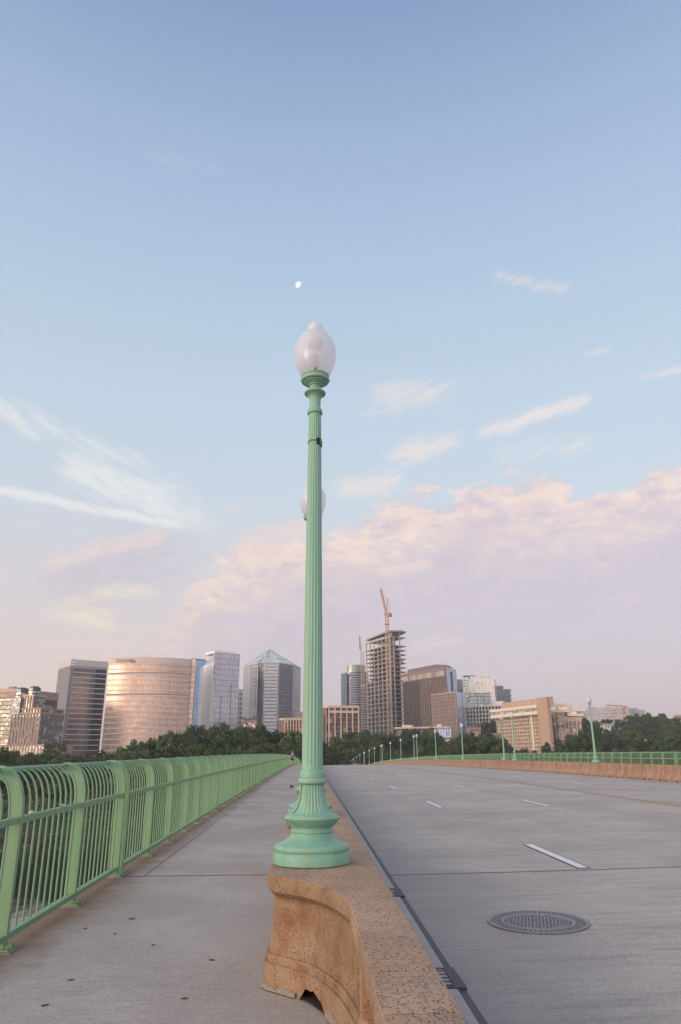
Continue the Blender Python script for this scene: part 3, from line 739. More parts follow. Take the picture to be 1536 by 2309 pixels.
# ------------------------------------------------------------------ green railings
BAY, NB = 1.645, 6
def arcpt(cx, cz, a, b_, t): return (cx+a*cos(t), cz+b_*sin(t))
def rail_meshes():
    R = {}
    inner = [(0,.02),(0,.4),(0,.8),(0,1.00)] + [arcpt(-.222,1.00,.222,.368,radians(t)) for t in (12,24,36,48,60,72,84,96)]
    outer = [(-.105,.02),(-.105,.4),(-.105,.8),(-.105,1.00)] + [arcpt(-.222,1.00,.117,.258,radians(t)) for t in (12,24,36,48,60,72,84,96)]
    end = [(-.265,1.352),(-.281,1.326),(-.279,1.294),(-.260,1.266)]
    poly = inner + end + list(reversed(outer))
    def plate(poly, y0, y1, mb):
        n = len(poly); vs = [(x, y0, z) for x, z in poly] + [(x, y1, z) for x, z in poly]
        ni = len(inner); fs = []
        # faces as strips between inner and outer so that the concave outline fills properly
        for i in range(ni-1):
            o0, o1 = n-1-i, n-2-i
            fs.append((i, o0, o1, i+1)); fs.append((n+i, n+i+1, n+o1, n+o0))
        tip = list(range(ni-1, n-ni+1)); fs.append(tuple(reversed(tip))); fs.append(tuple(n+k for k in tip))
        for i in range(n): j = (i+1) % n; fs.append((i, j, n+j, n+i))
        mb.add(vs, fs)
    mb = MB(); plate(poly, -.010, .010, mb)
    edge = inner[:10]
    for (x0, z0), (x1, z1) in zip(edge, edge[1:]):            # inner flange
        d = Vector((x1-x0, 0, z1-z0)).normalized(); nn = Vector((d.z, 0, -d.x))*.011
        vs = [(x0, -.025, z0), (x0, .025, z0), (x1, .025, z1), (x1, -.025, z1)]
        vs2 = [(v[0]+nn.x, v[1], v[2]+nn.z) for v in vs]
        mb.add(vs+vs2, [(0,1,2,3),(7,6,5,4),(0,4,5,1),(2,6,7,3),(1,5,6,2),(3,7,4,0)])
    R['post'] = mb.mesh('post', MAT['fence'])
    ft = MB().box(-.13,.055,-.075,.075,.012,.024).box(-.115,.0,-.03,.03,.024,.075)
    for x, y in ((.038,-.05),(.038,.05),(-.118,-.05)): ft.lathe([(.014,.024),(.014,.045),(.006,.045),(.006,.058),(.001,.058)], 8, x, y)
    ft.add([(.02,-.008,.024),(.055,-.008,.024),(.05,-.008,.055),(.035,-.008,.062),(.02,-.008,.04)]+[(.02,.008,.024),(.055,.008,.024),(.05,.008,.055),(.035,.008,.062),(.02,.008,.04)], [(0,1,2,3,4),(9,8,7,6,5),(0,5,6,1),(1,6,7,2),(2,7,8,3),(3,8,9,4)])
    R['foot'] = ft.mesh('foot', MAT['fence'])
    R['pad'] = MB().cbox(-.16,.085,-.11,.11,-.01,.012,.004).mesh('mortar_pad', MAT['mortar'])
    L = BAY*NB
    R['top_rail'] = MB().tube([(-.238,-.0,1.328),(-.238,L,1.328)], .027, 12).mesh('top_rail', MAT['fence'])
    mb = MB()
    for i in range(NB): mb.box(-.052,.004, i*BAY+.034, (i+1)*BAY-.034, .918,.968)
    R['middle_rail'] = mb.mesh('middle_rail', MAT['fence'])
    mb = MB()
    for i in range(NB): mb.box(-.055,.006, i*BAY+.034, (i+1)*BAY-.034, .072,.116)
    R['bottom_rail'] = mb.mesh('bottom_rail', MAT['fence'])
    pk = [(-.045,.11),(-.045,.6),(-.045,1.00)] + [arcpt(-.222,1.00,.177,.322,radians(t)) for t in (15,30,45,60,75)] + [(-.213,1.320)]
    R['picket'] = MB().tube([(x, 0, z) for x, z in pk], .0098, 6, False).mesh('picket', MAT['fence'])
    pl = [(-.045,.11),(-.045,1.00)] + [arcpt(-.222,1.00,.177,.322,radians(t)) for t in (25,50,75)] + [(-.213,1.320)]
    mb = MB()
    for i in range(NB):
        for k in range(10):
            y = i*BAY + BAY*(k+.9)/10.8
            mb.tube([(x, y, z) for x, z in pl], .0098, 4, False)
    R['picket_panel'] = mb.mesh('picket_panel', MAT['fence'])
    return R
RM = rail_meshes()
def rail_section(X, Y, side, label, group, full):
    L = BAY*NB; ya = Y if side < 0 else Y+L
    sl = zslope(Y+L/2)
    t = thing('railing_section', label, 'railing', (X, ya, SW+zp(ya)), 0, group)
    t.rotation_euler = (atan2(sl, 1), 0, 0) if side < 0 else (-atan2(sl, 1), 0, pi)
    link('top_rail', RM['top_rail'], t); link('middle_rail', RM['middle_rail'], t); link('bottom_rail', RM['bottom_rail'], t)
    for i in range(NB+1):
        p = link('post', RM['post'], t, (0, i*BAY, 0))
        if full:
            link('foot', RM['foot'], p); link('mortar_pad', RM['pad'], p)
    if full:
        for i in range(NB):
            for k in range(10): link('picket', RM['picket'], t, (0, i*BAY+BAY*(k+.9)/10.8, 0))
    else: link('picket_panel', RM['picket_panel'], t)
    return t
ORD = ['first','second','third','fourth','fifth','sixth','seventh','eighth','ninth','tenth','eleventh','twelfth','thirteenth','fourteenth','fifteenth']
for k in range(-1, 31):
    Y = 10.10+10.05*k; i = k+1
    lb = 'green railing section nearest the camera, cut by the left photo edge' if i == 0 else f'{ORD[i]} green railing section from the camera along the left walkway' if i < 8 else \
        ('green railing section along the left walkway, short of the runner in the distance' if Y < 92 else 'green railing section sinking away behind the runner past the crest')
    if k < 0: Y = 9.92-BAY*NB*1.05
    s_t = rail_section(-2.36, Y, -1, lb, 'left walkway railing sections' , k < 5)
    if k < 0: s_t.scale.y = 1.05
for i in range(4):
    rail_section(23.3, 37.0-10.05*(i+1), 1, 'green railing section beyond the right barrier, nearer than the right photo edge', 'near right walkway railing sections', False)
for i in range(24):
    Y = 37.0+10.05*i
    lb = 'green railing section beyond the right barrier, cut by the right photo edge' if i == 0 else f'{ORD[i]} green railing section from the right photo edge beyond the barrier' if i < 7 else 'far green railing section beyond the right barrier, narrowing toward the crest'
    rail_section(23.3, Y, 1, lb, 'right walkway railing sections', i < 3)

# ------------------------------------------------------------------ right-hand barrier
bar_ = thing('concrete_barrier', 'long brown concrete barrier with vertical joints along the right side of the road', 'barrier', (0,0,0))
SEC = [(20.50,-.15),(20.50,-.02),(20.53,.06),(20.62,.20),(20.665,.32),(20.68,.5),(20.69,.745),(20.705,.76),(21.25,.76),(21.25,-.15)]
mb = MB(); y = -10.66
while y < 330:
    L = 2.03
    vs = [(x, yy, z+zp(yy)) for yy in (y+.022, y+L-.022) for x, z in SEC]; n = len(SEC)
    mb.add(vs, [tuple(reversed(range(n))), tuple(range(n, 2*n))] + [((i+1) % n, i, i+n, (i+1) % n+n)[::-1] for i in range(n)])
    y += L
o = mb.build('barrier_body', MAT['barrier'], bar_)
mb = MB(); sweep(mb, [(20.60,-.15),(20.60,.0),(20.72,.3),(20.74,.73),(21.2,.73),(21.2,-.15)], -10.6, 330, 4); mb.build('joint_core', MAT['gap_shade'], bar_)
hm = MB().box(-.004,.06,-.085,.085,0,.075).mesh('drain_hole', MAT['pit'])  # near-black box, slightly proud of the face, painted as a shaded hole
y = 34.
while y < 84:
    for q in (.62, 1.36): link('drain_hole', hm, bar_, (20.50, y+q, -.118+zp(y+q)))
    y += 2.03
# ------------------------------------------------------------------ terrain and river
WATER = -23.6
def shore(x): return 276 + 6*sin(x*.021) + 4*sin(x*.06+1)
def sstep(a, b, t):
    t = max(0, min(1, (t-a)/(b-a))); return t*t*(3-2*t)
def ground(x, y):
    d = y-shore(x)
    h = WATER-4 + 4.6*sstep(-12, 2, d) + 4.5*sstep(2, 30, d) + 7.5*sstep(30, 150, d) + 5*sstep(150, 330, d)
    h += 15*sstep(120, 330, x)*sstep(470, 720, y) + 8*sstep(-60, 200, x)*sstep(500, 800, y)
    if y > 900: h = h + (4-h)*sstep(900, 1500, y)
    return h
mb = MB(); xs = [-3800,-2200,-1200,-800] + [-600+20*i for i in range(71)] + [1000,1400,2200,3800]
ys = [-900,-200,150,230,250,262] + [268+6*i for i in range(12)] + [340+20*i for i in range(45)] + [1300,1600,2200,3400]
nx = len(xs); vs = [(x, y, ground(x, y) + (1.2*sin(x*.05)*sin(y*.07) if y > 300 else 0)) for y in ys for x in xs]
mb.add(vs, [(j*nx+i, j*nx+i+1, (j+1)*nx+i+1, (j+1)*nx+i) for j in range(len(ys)-1) for i in range(nx-1)], True)
def ground_mat():
    m, b = newmat('wooded_ground'); v = geopos(); n = noise(v, .08, 6, .65); n2 = noise(v, .9, 4, .6)
    c = mixc(smooth(.4, .65, n), (.030,.042,.020), (.055,.06,.03)); c = mixc(smooth(.55, .75, n2)*.5, c, (.08,.065,.045))
    setc(b, 'Base Color', c); setc(b, 'Roughness', .95); return m
tag(mb.build('ground', ground_mat()), kind='structure')
def water_mat():
    m, b = newmat('river_water'); v = geopos(); x, y, z = sep(v)
    setc(b, 'Base Color', (.018,.024,.020)); setc(b, 'Roughness', .04); b.inputs['IOR'].default_value = 1.33
    big = noise(v, .02, 3, .5)
    h = noise(comb(x*.9, y*.45, 0), 1, 4, .6)*smooth(.42, .62, big) + noise(comb(x*.25, y*.12, 4), 1, 3, .5)*.7
    bump(b, h, .10, .6); return m
mb = MB(); mb.add([(-3800,-900,WATER),(3800,-900,WATER),(3800,420,WATER),(-3800,420,WATER)], [(0,1,2,3)])
tag(mb.build('river', water_mat()), kind='structure')

# ------------------------------------------------------------------ trees
def leaf_mat(name, c0, c1, c2):
    m, b = newmat(name); nt = m.node_tree; v = objco(); n = noise(v, 7, 4, .6); n2 = noise(v, 60, 2, .5); r = objrand()
    c = mixc(smooth(.38, .64, n), c0, c1); c = mixc(smooth(.5, .8, n2)*.7, c, c2)
    f = r*.55+.72; c = mixc(1., c, comb(f, f, f*.95), 'MULTIPLY')
    setc(b, 'Base Color', c); setc(b, 'Roughness', .75); b.inputs['Specular IOR Level'].default_value = .25
    tl = nt.nodes.new('ShaderNodeBsdfTranslucent'); nt.links.new(c, tl.inputs[0])
    mx = nt.nodes.new('ShaderNodeMixShader'); mx.inputs[0].default_value = .22
    nt.links.new(b.outputs[0], mx.inputs[1]); nt.links.new(tl.outputs[0], mx.inputs[2]); nt.links.new(mx.outputs[0], nt.nodes['Material Output'].inputs[0])
    return m
LEAF = [leaf_mat('leaves_dark', (.030,.060,.026), (.062,.106,.042), (.125,.15,.06)), leaf_mat('leaves_mid', (.042,.074,.030), (.088,.130,.050), (.16,.18,.075))]
MAT['bark'] = plain('bark', (.075,.06,.05), .95, .3, 4)
def tree_mesh(seed, lobes=30, leaves=150, wide=.38, lo=.22, ls=.030):
    R = random.Random(seed); cr = MB(); tr = MB()
    tr.tube([(0,0,-.06),(0,0,.02),(.006,.004,.2),(.0,.01,.42),(.01,0,.7)], [.034,.024,.019,.014,.005], 8)
    L = []
    for i in range(lobes):
        t = R.random()**.8; z = lo+.08+(.90-lo-.08)*t
        w = wide*(sin(pi*min(1, .18+.80*(z-lo)/(1-lo)))**.75)
        a = R.random()*6.283; rr = w*sqrt(R.random())*R.uniform(.75, 1.12)
        L.append((rr*cos(a), rr*sin(a), z+R.uniform(-.03,.03), R.uniform(.075,.15)*(1 if z < .8 else .8)))
    L.append((R.uniform(-.05,.05), R.uniform(-.05,.05), .91, .085))
    for (x, y, z, r) in L:
        if R.random() < .5: tr.tube([(0, 0, max(.15, z-.28)), (x*.5, y*.5, z-.1), (x*.85, y*.85, z)], [.010,.007,.003], 5)
        for k in range(int(leaves*(r/.11)**2)):
            u = R.uniform(-.75, 1); a = R.random()*6.283; q = sqrt(1-u*u); rad = r*(R.random()**.33)*R.uniform(.85,1.18)
            c = Vector((x+rad*q*cos(a), y+rad*q*sin(a), z+rad*u*.85))
            nrm = (Vector((q*cos(a), q*sin(a), u+.35)) + Vector((R.uniform(-1,1), R.uniform(-1,1), R.uniform(-1,1)))*.85).normalized()
            p = nrm.orthogonal().normalized(); o = nrm.cross(p); th = R.random()*6.283
            p, o = p*cos(th)+o*sin(th), o*cos(th)-p*sin(th); s = ls*R.uniform(.55, 1.15)
            cr.add([c+p*s, c+o*s*.6, c-p*s, c-o*s*.6], [(0,1,2,3)])
    return tr, cr
TV = []
for sd, wd, lo_, mi in ((1,.40,.16,0),(2,.36,.2,1),(3,.44,.15,0),(4,.33,.14,1),(5,.47,.2,0),(6,.38,.12,1),(7,.42,.1,0)):
    a, b_ = tree_mesh(sd, 30, 165, wd, lo_)
    TV.append((a.mesh('trunk', MAT['bark']), b_.mesh('crown', LEAF[mi])))
def tree(px, py, Y, label, v, sx=1., group='trees on the far bank'):
    p = at(px, py, Y); g = ground(p.x, p.y)-.3; h = (p.z-g)/.97
    t = thing('broadleaf_tree', label, 'tree', (p.x, p.y, g), random.uniform(0, 6.28), group)
    t.scale = (h*sx, h*sx, h)
    link('trunk', TV[v][0], t); link('crown', TV[v][1], t)
def tree_row(where, group, pts, Y, sx, jitter=12):
    n = len(pts)
    for i, (x, y) in enumerate(pts):
        pos = 'only' if n == 1 else f'{ORD2[i]}'
        tree(x, y, Y+random.uniform(-jitter, jitter), f'{pos} tree from the left {where}' if n > 1 else f'single dark tree {where}', (i*3+len(where)) % 7, sx*random.uniform(.9, 1.12), group)
ORD2 = ORD + ['sixteenth','seventeenth','eighteenth','nineteenth','twentieth','twenty-first','twenty-second']
tree_row('in the low bank row below the turreted office', 'low bank trees at the left', [(-60,1690),(-25,1694),(10,1687),(42,1692),(72,1699),(104,1702),(138,1701),(168,1705),(198,1699),(228,1694),(255,1699)], 318, .95)
tree_row('standing between pink banded office and dark tower', 'dark trees among the offices', [(122,1673)], 440, .8)
tree_row('in the tall row below the glass towers', 'tall bank trees at the centre', [(278,1688),(308,1668),(343,1666),(366,1672),(388,1652),(424,1652),(456,1636),(482,1640),(512,1633),(543,1637),(570,1640),(590,1634),(618,1648),(645,1668),(668,1650),(700,1656),(722,1668)], 350, .8)
tree_row('in the lower row just above the left railing', 'front bank trees above the railing', [(262,1704),(295,1694),(330,1692),(362,1690),(402,1684),(438,1682),(475,1686),(515,1682),(555,1690),(595,1682),(630,1694),(662,1690)], 305, .95, 8)
tree_row('in the dark clump below the orange crane', 'trees below the unfinished tower', [(742,1682),(758,1662),(786,1651),(816,1647),(850,1655),(886,1653),(915,1645),(943,1644),(968,1643),(990,1660),(1008,1684)], 455, .95)
tree_row('in the low front clump behind the far small lamps', 'front trees behind the far lamps', [(750,1700),(790,1694),(830,1692),(870,1690),(910,1690),(950,1685),(985,1690),(1015,1698)], 415, .95, 8)
tree_row('in the round clump left of the beige hotel', 'round clump left of the gridded building', [(1030,1672),(1046,1656),(1068,1651),(1090,1649),(1112,1657),(1130,1678),(1150,1686),(1175,1688)], 430, .95)
tree_row('of the dark trees behind the round clump', 'dark trees behind the round clump', [(1072,1637),(1092,1628),(1112,1626),(1128,1632)], 660, .8)
tree_row('in the near row right of the beige hotel', 'near trees on the right', [(1205,1692),(1228,1688),(1258,1668),(1287,1658),(1317,1647),(1348,1654),(1378,1656),(1400,1662),(1422,1646),(1452,1672),(1482,1652),(1512,1655),(1540,1658),(1570,1655)], 470, .85)
tree_row('in the lowest row behind the right railing', 'lowest trees behind the right railing', [(1240,1694),(1275,1690),(1310,1688),(1345,1690),(1385,1688),(1425,1686),(1465,1689),(1505,1686),(1545,1688)], 425, 1.0, 8)
tree_row('on the bluish hilltop under the far pale towers', 'hill trees at the upper right', [(1316,1619),(1342,1626),(1368,1622),(1398,1622),(1420,1614),(1438,1609),(1462,1608),(1485,1609),(1506,1620),(1527,1619),(1552,1618)], 720, .95)
tree_row('on the slope between hilltop and near row', 'middle slope trees at the upper right', [(1325,1640),(1356,1641),(1388,1641),(1418,1636),(1446,1634),(1476,1634),(1505,1637),(1535,1638),(1562,1636)], 600, .9)
# undergrowth along the bank, one uncountable mass
R_ = random.Random(11); mb = MB()
for i in range(26000):
    x = R_.uniform(-330, 30); d = R_.uniform(-2, 26); y = shore(x)+d
    hh = 2.2+2.4*sin(x*.13+sin(x*.05)*3)+2.*sin(x*.31+1); z = max(ground(x, y), WATER) + R_.random()**.7*max(1.2, hh+2)
    c = Vector((x, y, z)); nrm = Vector((R_.uniform(-1,1), R_.uniform(-1,.4), R_.uniform(-.3,1))).normalized(); p = nrm.orthogonal().normalized(); o = nrm.cross(p); s = R_.uniform(.25,.7)
    mb.add([c+p*s, c+o*s*.7, c-p*s, c-o*s*.7], [(0,1,2,3)])
tag(mb.build('bank_undergrowth', LEAF[1]), kind='stuff')

# ------------------------------------------------------------------ the runner
def skin_fig(name, pts, edges, rad, mat, parent, root=0, sub=2):
    me = bpy.data.meshes.new(name); me.from_pydata(pts, edges, []); me.materials.append(mat)
    o = link(name, me, parent); mod = o.modifiers.new('skin', 'SKIN'); mod.use_smooth_shade = True
    if not me.skin_vertices: me.skin_vertices.new() if hasattr(me.skin_vertices, 'new') else None
    sv = me.skin_vertices[0].data
    for i, r in enumerate(rad): sv[i].radius = (r, r) if not isinstance(r, tuple) else r; sv[i].use_root = (i == root)
    s = o.modifiers.new('sub', 'SUBSURF'); s.levels = sub; s.render_levels = sub
    return o
def runner():
    p = bp(659, 1728.7, SW)
    t = thing('person', 'runner in a blue T-shirt and black shorts far along the walkway', 'person', p, 0)
    sk = plain('skin', (.50,.30,.22), .6, .05, 20, world=False); sh = plain('blue_cloth', (.01,.20,.50), .8, .1, 20, world=False); bk = plain('black_cloth', (.010,.011,.015), .85, .1, 20, world=False); shoe = plain('shoe', (.10,.05,.04), .7, .1, 20, world=False); hair = plain('hair', (.06,.04,.03), .8, .2, 40, world=False)
    # pelvis at 0.93, facing the camera (-y), left leg striding forward, right leg kicked back
    P = [(0,0,.95),(0,-.02,1.10),(0,-.05,1.28),(0,-.06,1.42),(0,-.08,1.50),(0,-.10,1.58),(0,-.11,1.66),
         (-.09,0,.90),(-.10,-.20,.55),(-.09,-.06,.12),(-.09,-.16,.05),
         (.09,0,.90),(.10,-.02,.50),(.10,.32,.30),(.10,.36,.22),
         (-.17,-.05,1.41),(-.25,.10,1.17),(-.20,-.10,1.10),(.17,-.05,1.41),(.25,.02,1.16),(.17,-.20,1.22)]
    E = [(0,1),(1,2),(2,3),(3,4),(4,5),(5,6),(0,7),(7,8),(8,9),(9,10),(0,11),(11,12),(12,13),(13,14),(3,15),(15,16),(16,17),(3,18),(18,19),(19,20)]
    Rd = [(.13,.10),(.125,.09),(.145,.10),(.10,.08),.052,.078,.075,.085,.058,.038,.034,.085,.058,.038,.034,.055,.042,.034,.055,.042,.034]
    body = skin_fig('body', P, E, Rd, sk, t)
    for sx, hp, d in ((-1, P[17], Vector((.5,-.6,-.3))), (1, P[20], Vector((-.6,-.5,.4)))):
        d.normalize(); q = Vector(hp); side = d.cross(Vector((0,0,1))).normalized(); f = MB()
        f.sphere(q+d*.05, .032, .036, .030, 8, 6)
        for k, ln in enumerate((.060,.072,.068,.052)):
            b0 = q+d*.075+side*(k-1.5)*.016; f.tube([b0, b0+d*ln*.5+Vector((0,-.004,-.01)), b0+d*ln*.75+Vector((0,0,-.035))], [.0095,.009,.007], 6)
        f.tube([q+d*.03-side*.03, q+d*.06-side*.05, q+d*.085-side*.045], [.011,.010,.008], 6); f.build('hand', sk, t)
    hd = MB(); hd.sphere((0,-.115,1.655), .072,.088,.112, 16, 12); hd.tube([(0,-.198,1.675),(0,-.216,1.645)], [.010,.016], 6)
    for s in (-1, 1): hd.sphere((s*.074,-.10,1.65), .010,.018,.028, 6, 5)
    h = hd.build('head', sk, t)
    ey = MB()
    for s in (-1, 1): ey.sphere((s*.030,-.188,1.672), .011,.010,.007, 8, 6)
    ey.tube([(-.022,-.196,1.605),(0,-.203,1.602),(.022,-.196,1.605)], .004, 5); ey.build('face_features', bk, h)
    MB().sphere((0,-.098,1.69), .077,.090,.088, 14, 10).build('hair', hair, h)
    skin_fig('shirt', [(0,0,.94),(0,-.02,1.10),(0,-.05,1.28),(0,-.06,1.41),(-.17,-.05,1.40),(-.215,.03,1.28),(.17,-.05,1.40),(.215,-.01,1.28)], [(0,1),(1,2),(2,3),(3,4),(4,5),(3,6),(6,7)], [(.15,.115),(.145,.11),(.165,.12),(.115,.09),.075,.066,.075,.066], sh, t)
    skin_fig('shorts', [(0,0,.97),(-.09,0,.90),(-.10,-.12,.64),(.09,0,.90),(.10,-.01,.62)], [(0,1),(1,2),(0,3),(3,4)], [(.15,.115),.10,.088,.10,.088], bk, t)
    for c, rot in (((-.09,-.11,.045), 0), ((.10,.37,.20), 1)):
        s = MB()
        if not rot: s.sphere(c, .047,.135,.045, 10, 8)
        else: s.sphere(c, .047,.06,.12, 10, 8)
        s.build('shoe', shoe, t)
def bp(x, y, c):
    d = ray(x, y); t = 5.
    for i in range(100):
        Y = d.y*t; e = d.z*t+EYE-(c+zp(Y)); de = d.z-zslope(Y)*d.y
        t -= e/de
    return Vector((d.x*t, d.y*t, EYE+d.z*t))
runner()
# ------------------------------------------------------------------ cars on the crest
def car(loc, label, paint, dark=False):
    t = thing('car', label, 'car', loc, 0, None)
    MAT.setdefault('rubber', plain('rubber', (.02,.02,.02), .9, .1, 20)); MAT.setdefault('cglass', plain('car_glass', (.03,.035,.04), .1, .05, 5))
    tail, _b = newmat('tail_lamp'); setc(_b, 'Base Color', (.5,.02,.02)); _b.inputs['Emission Color'].default_value = (1,.05,.04,1); _b.inputs['Emission Strength'].default_value = 1.2
    m = plain('car_paint', paint, .3, .05, 3)
    bm = MB()
    sec = [(-.86,.32),(-.90,.55),(-.88,.80),(-.80,.92),(.80,.92),(.88,.80),(.90,.55),(.86,.32)]
    prof = [(0,.72,.90),(.05,.9,.99),(.9,1,1),(2.2,1,1.0),(3.5,1,.98),(4.3,.92,.9),(4.45,.75,.8)]
    n = len(sec); vs = [(x*kx, y, .3+(z-.3)*kz) for y, kx, kz in prof for x, z in sec]
    bm.add(vs, [(i*n+(k+1) % n, i*n+k, (i+1)*n+k, (i+1)*n+(k+1) % n) for i in range(len(prof)-1) for k in range(n)] + [tuple(range(n)), tuple(reversed(range((len(prof)-1)*n, len(prof)*n)))], True)
    b = bm.build('body', m, t); auto_smooth(b, 40)
    cb = MB(); vs = []
    for z, y0, y1, w in ((.90,.25,3.35,.80),(1.38,.75,2.6,.63),(1.45,.95,2.3,.58)): vs += [(-w,y0,z),(w,y0,z),(w,y1,z),(-w,y1,z)]
    fs = [(8,9,10,11)] + [(i*4+k, i*4+(k+1)%4, (i+1)*4+(k+1)%4, (i+1)*4+k) for i in (0,1) for k in range(4)]
    cb.add(vs, fs).build('cabin', m, t)
    MB().add([(-.70,.30,.95),(.70,.30,.95),(.59,.72,1.34),(-.59,.72,1.34)], [(0,1,2,3)]).build('rear_window', MAT['cglass'], t, ).location = (0,-.012,0.006)
    for s in (-1, 1):
        MB().add([(s*.79,.55,.95),(s*.79,3.0,.95),(s*.645,2.5,1.33),(s*.645,.9,1.33)], [(0,1,2,3)]).build('side_window', MAT['cglass'], t).location = (s*.012,0,.004)
        MB().cbox(s*.80-.14, s*.80+.06, -.02,.08, .62,.80, .02).build('tail_light', tail, t)
        for yy in (.85, 3.5):
            w = MB().tube([(s*.70,yy,.32),(s*.92,yy,.32)], .32, 20).build('tyre', MAT['rubber'], t); MB().tube([(s*.915,yy,.32),(s*.935,yy,.32)], .2, 14).build('rim', MAT['iron'], w)
    MB().box(-.26,.26,-.012,.0,.55,.66).build('number_plate', MAT['white_paint'], t).location = (0,.0,0)
    return t
q = at(801, 1722, 235); car((q.x, 235, zp(235)+rz(q.x)), 'dark grey car with red tail lights dipping behind the road crest', (.05,.045,.055))
q = at(814.5, 1722, 262); car((q.x, 262, zp(262)+rz(q.x)), 'small dark red car on the crest right of the dark grey car', (.12,.012,.014))
# ------------------------------------------------------------------ moon, bird, litter
def moon():
    c = ray(674, 642.5).normalized()*9000 + Vector((0,0,EYE)); d = (c-Vector((0,0,EYE))).normalized()
    a = (RX - d*RX.dot(d)).normalized(); b_ = d.cross(a)*-1
    if b_.z < 0: b_ = -b_
    r = 9000*7.7/FPX*.93; th = radians(52)          # lit limb up-left, soft terminator lower right
    ux = a*cos(radians(142)) + b_*sin(radians(142)); uy = a*cos(radians(52)) + b_*sin(radians(52))
    vs = []; n = 40; rings = 10
    def rim(i):
        t = 2*pi*i/n; X_, Y_ = cos(t), sin(t)
        if X_ < 0: X_ *= .52
        return ux*(X_*r) + uy*(Y_*r)
    vs = [c]; fs = []
    for k in range(1, rings+1):
        q = k/rings
        for i in range(n): vs.append(c + rim(i)*q - d*(r*.6*(sqrt(max(0, 1-q*q)))))
    vs[0] = c - d*r*.6
    for i in range(n):
        fs.append((0, 1+i, 1+(i+1) % n))
        for k in range(rings-1): fs.append((1+k*n+i, 1+(k+1)*n+i, 1+(k+1)*n+(i+1) % n, 1+k*n+(i+1) % n))
    base = len(vs); vs.append(c + d*r*.3)
    for i in range(n): fs.append((base, 1+(rings-1)*n+(i+1) % n, 1+(rings-1)*n+i))
    m, b = newmat('moonlight'); v = geopos(); nn = noise(v, .022, 4, .6)
    setc(b, 'Base Color', (.0,.0,.0)); setc(b, 'Roughness', 1); b.inputs['Specular IOR Level'].default_value = 0
    setc(b, 'Emission Color', mixc(smooth(.42,.62,nn), (1,.99,.97), (.86,.85,.86))); b.inputs['Emission Strength'].default_value = 1.15
    o = MB().add(vs, fs, True).build('moon', m)
    tag(o, 'small white gibbous moon in the clear sky above the lamp', 'moon')
moon()
def bird():
    p = at(658, 1774.5, 14); t = thing('bird', 'small dark bird in flight above the walkway left of the lamp foot', 'bird', p, .6); t.scale = (.7,.7,.7)
    dk = plain('dark_feathers', (.03,.03,.03), .8, .2, 50, world=False)
    b = MB().tube([(-.055,0,-.02),(-.03,0,-.012),(0,0,0),(.03,0,.012),(.048,0,.02),(.06,0,.022)], [.004,.012,.017,.013,.010,.002], 10).build('body', dk, t)
    for s in (-1, 1): MB().add([(.02,0,.006),(-.02,0,-.004),(-.03,s*.045,.035),(-.012,s*.085,.055),(.012,s*.05,.035),(.02,0,.010),(-.02,0,0),(-.03,s*.045,.038),(-.012,s*.085,.057),(.012,s*.05,.039)], [(0,1,2,3,4),(9,8,7,6,5),(0,4,9,5),(1,6,7,2),(2,7,8,3),(3,8,9,4)]).build('wing', dk, t)
    MB().add([(-.05,-.008,-.018),(-.05,.008,-.018),(-.09,.018,-.03),(-.09,-.018,-.03),(-.05,0,-.024)], [(0,1,2,3),(0,3,4),(1,4,2),(2,4,3)]).build('tail', dk, t)
bird()
LT = [((297,2073),'dark leaf scrap on the walkway, the widest one short of the second railing post',0.028),((192,2095),'dark leaf scrap nearest the second railing post foot',0.018),((478,2166),'dark leaf scrap on the walkway closest to the stone pedestal',0.022),((159,2211),'dark leaf scrap on the walkway nearest the first railing post',0.021),((101,2268),'crumpled dark leaf at the lower left corner of the walkway',0.022),((416,2253),'dark leaf scrap low on the walkway left of the broken pedestal foot',0.023),((260,2107),'small dark speck of leaf between two larger scraps on the walkway',0.014),((346,2132),'small dark leaf speck at the middle of the walkway',0.015)]
dk = plain('dead_leaf', (.085,.07,.06), .9, .3, 30); tanl = plain('tan_leaf', (.33,.20,.12), .85, .2, 30)
def leaf(px, label, s, mat, group=None):
    p = bp(px[0], px[1], SW); a = random.uniform(-.5,.5); mb = MB(); n = 14
    top = [(s*cos(2*pi*i/n)*(1+random.uniform(-.25,.25)), s*.5*sin(2*pi*i/n)*(1+random.uniform(-.3,.3)), .003+random.uniform(0,.005)) for i in range(n)]
    vs = [(0,0,.006)] + top + [(x*.98, y*.98, .001) for x, y, z in top]
    fs = [(0,1+i,1+(i+1)%n) for i in range(n)] + [(1+i,1+n+i,1+n+(i+1)%n,1+(i+1)%n) for i in range(n)]
    o = mb.add(vs, fs).build('fallen_leaf', mat); o.location = (p.x, p.y, p.z+.001); o.rotation_euler = (0,0,a); tag(o, label, 'leaf', group)
for px, lb, s in LT: leaf(px, lb, s, dk, 'dark leaf scraps on the walkway')
leaf((153,2064), 'curled tan leaf by the second railing post foot', .032, tanl)
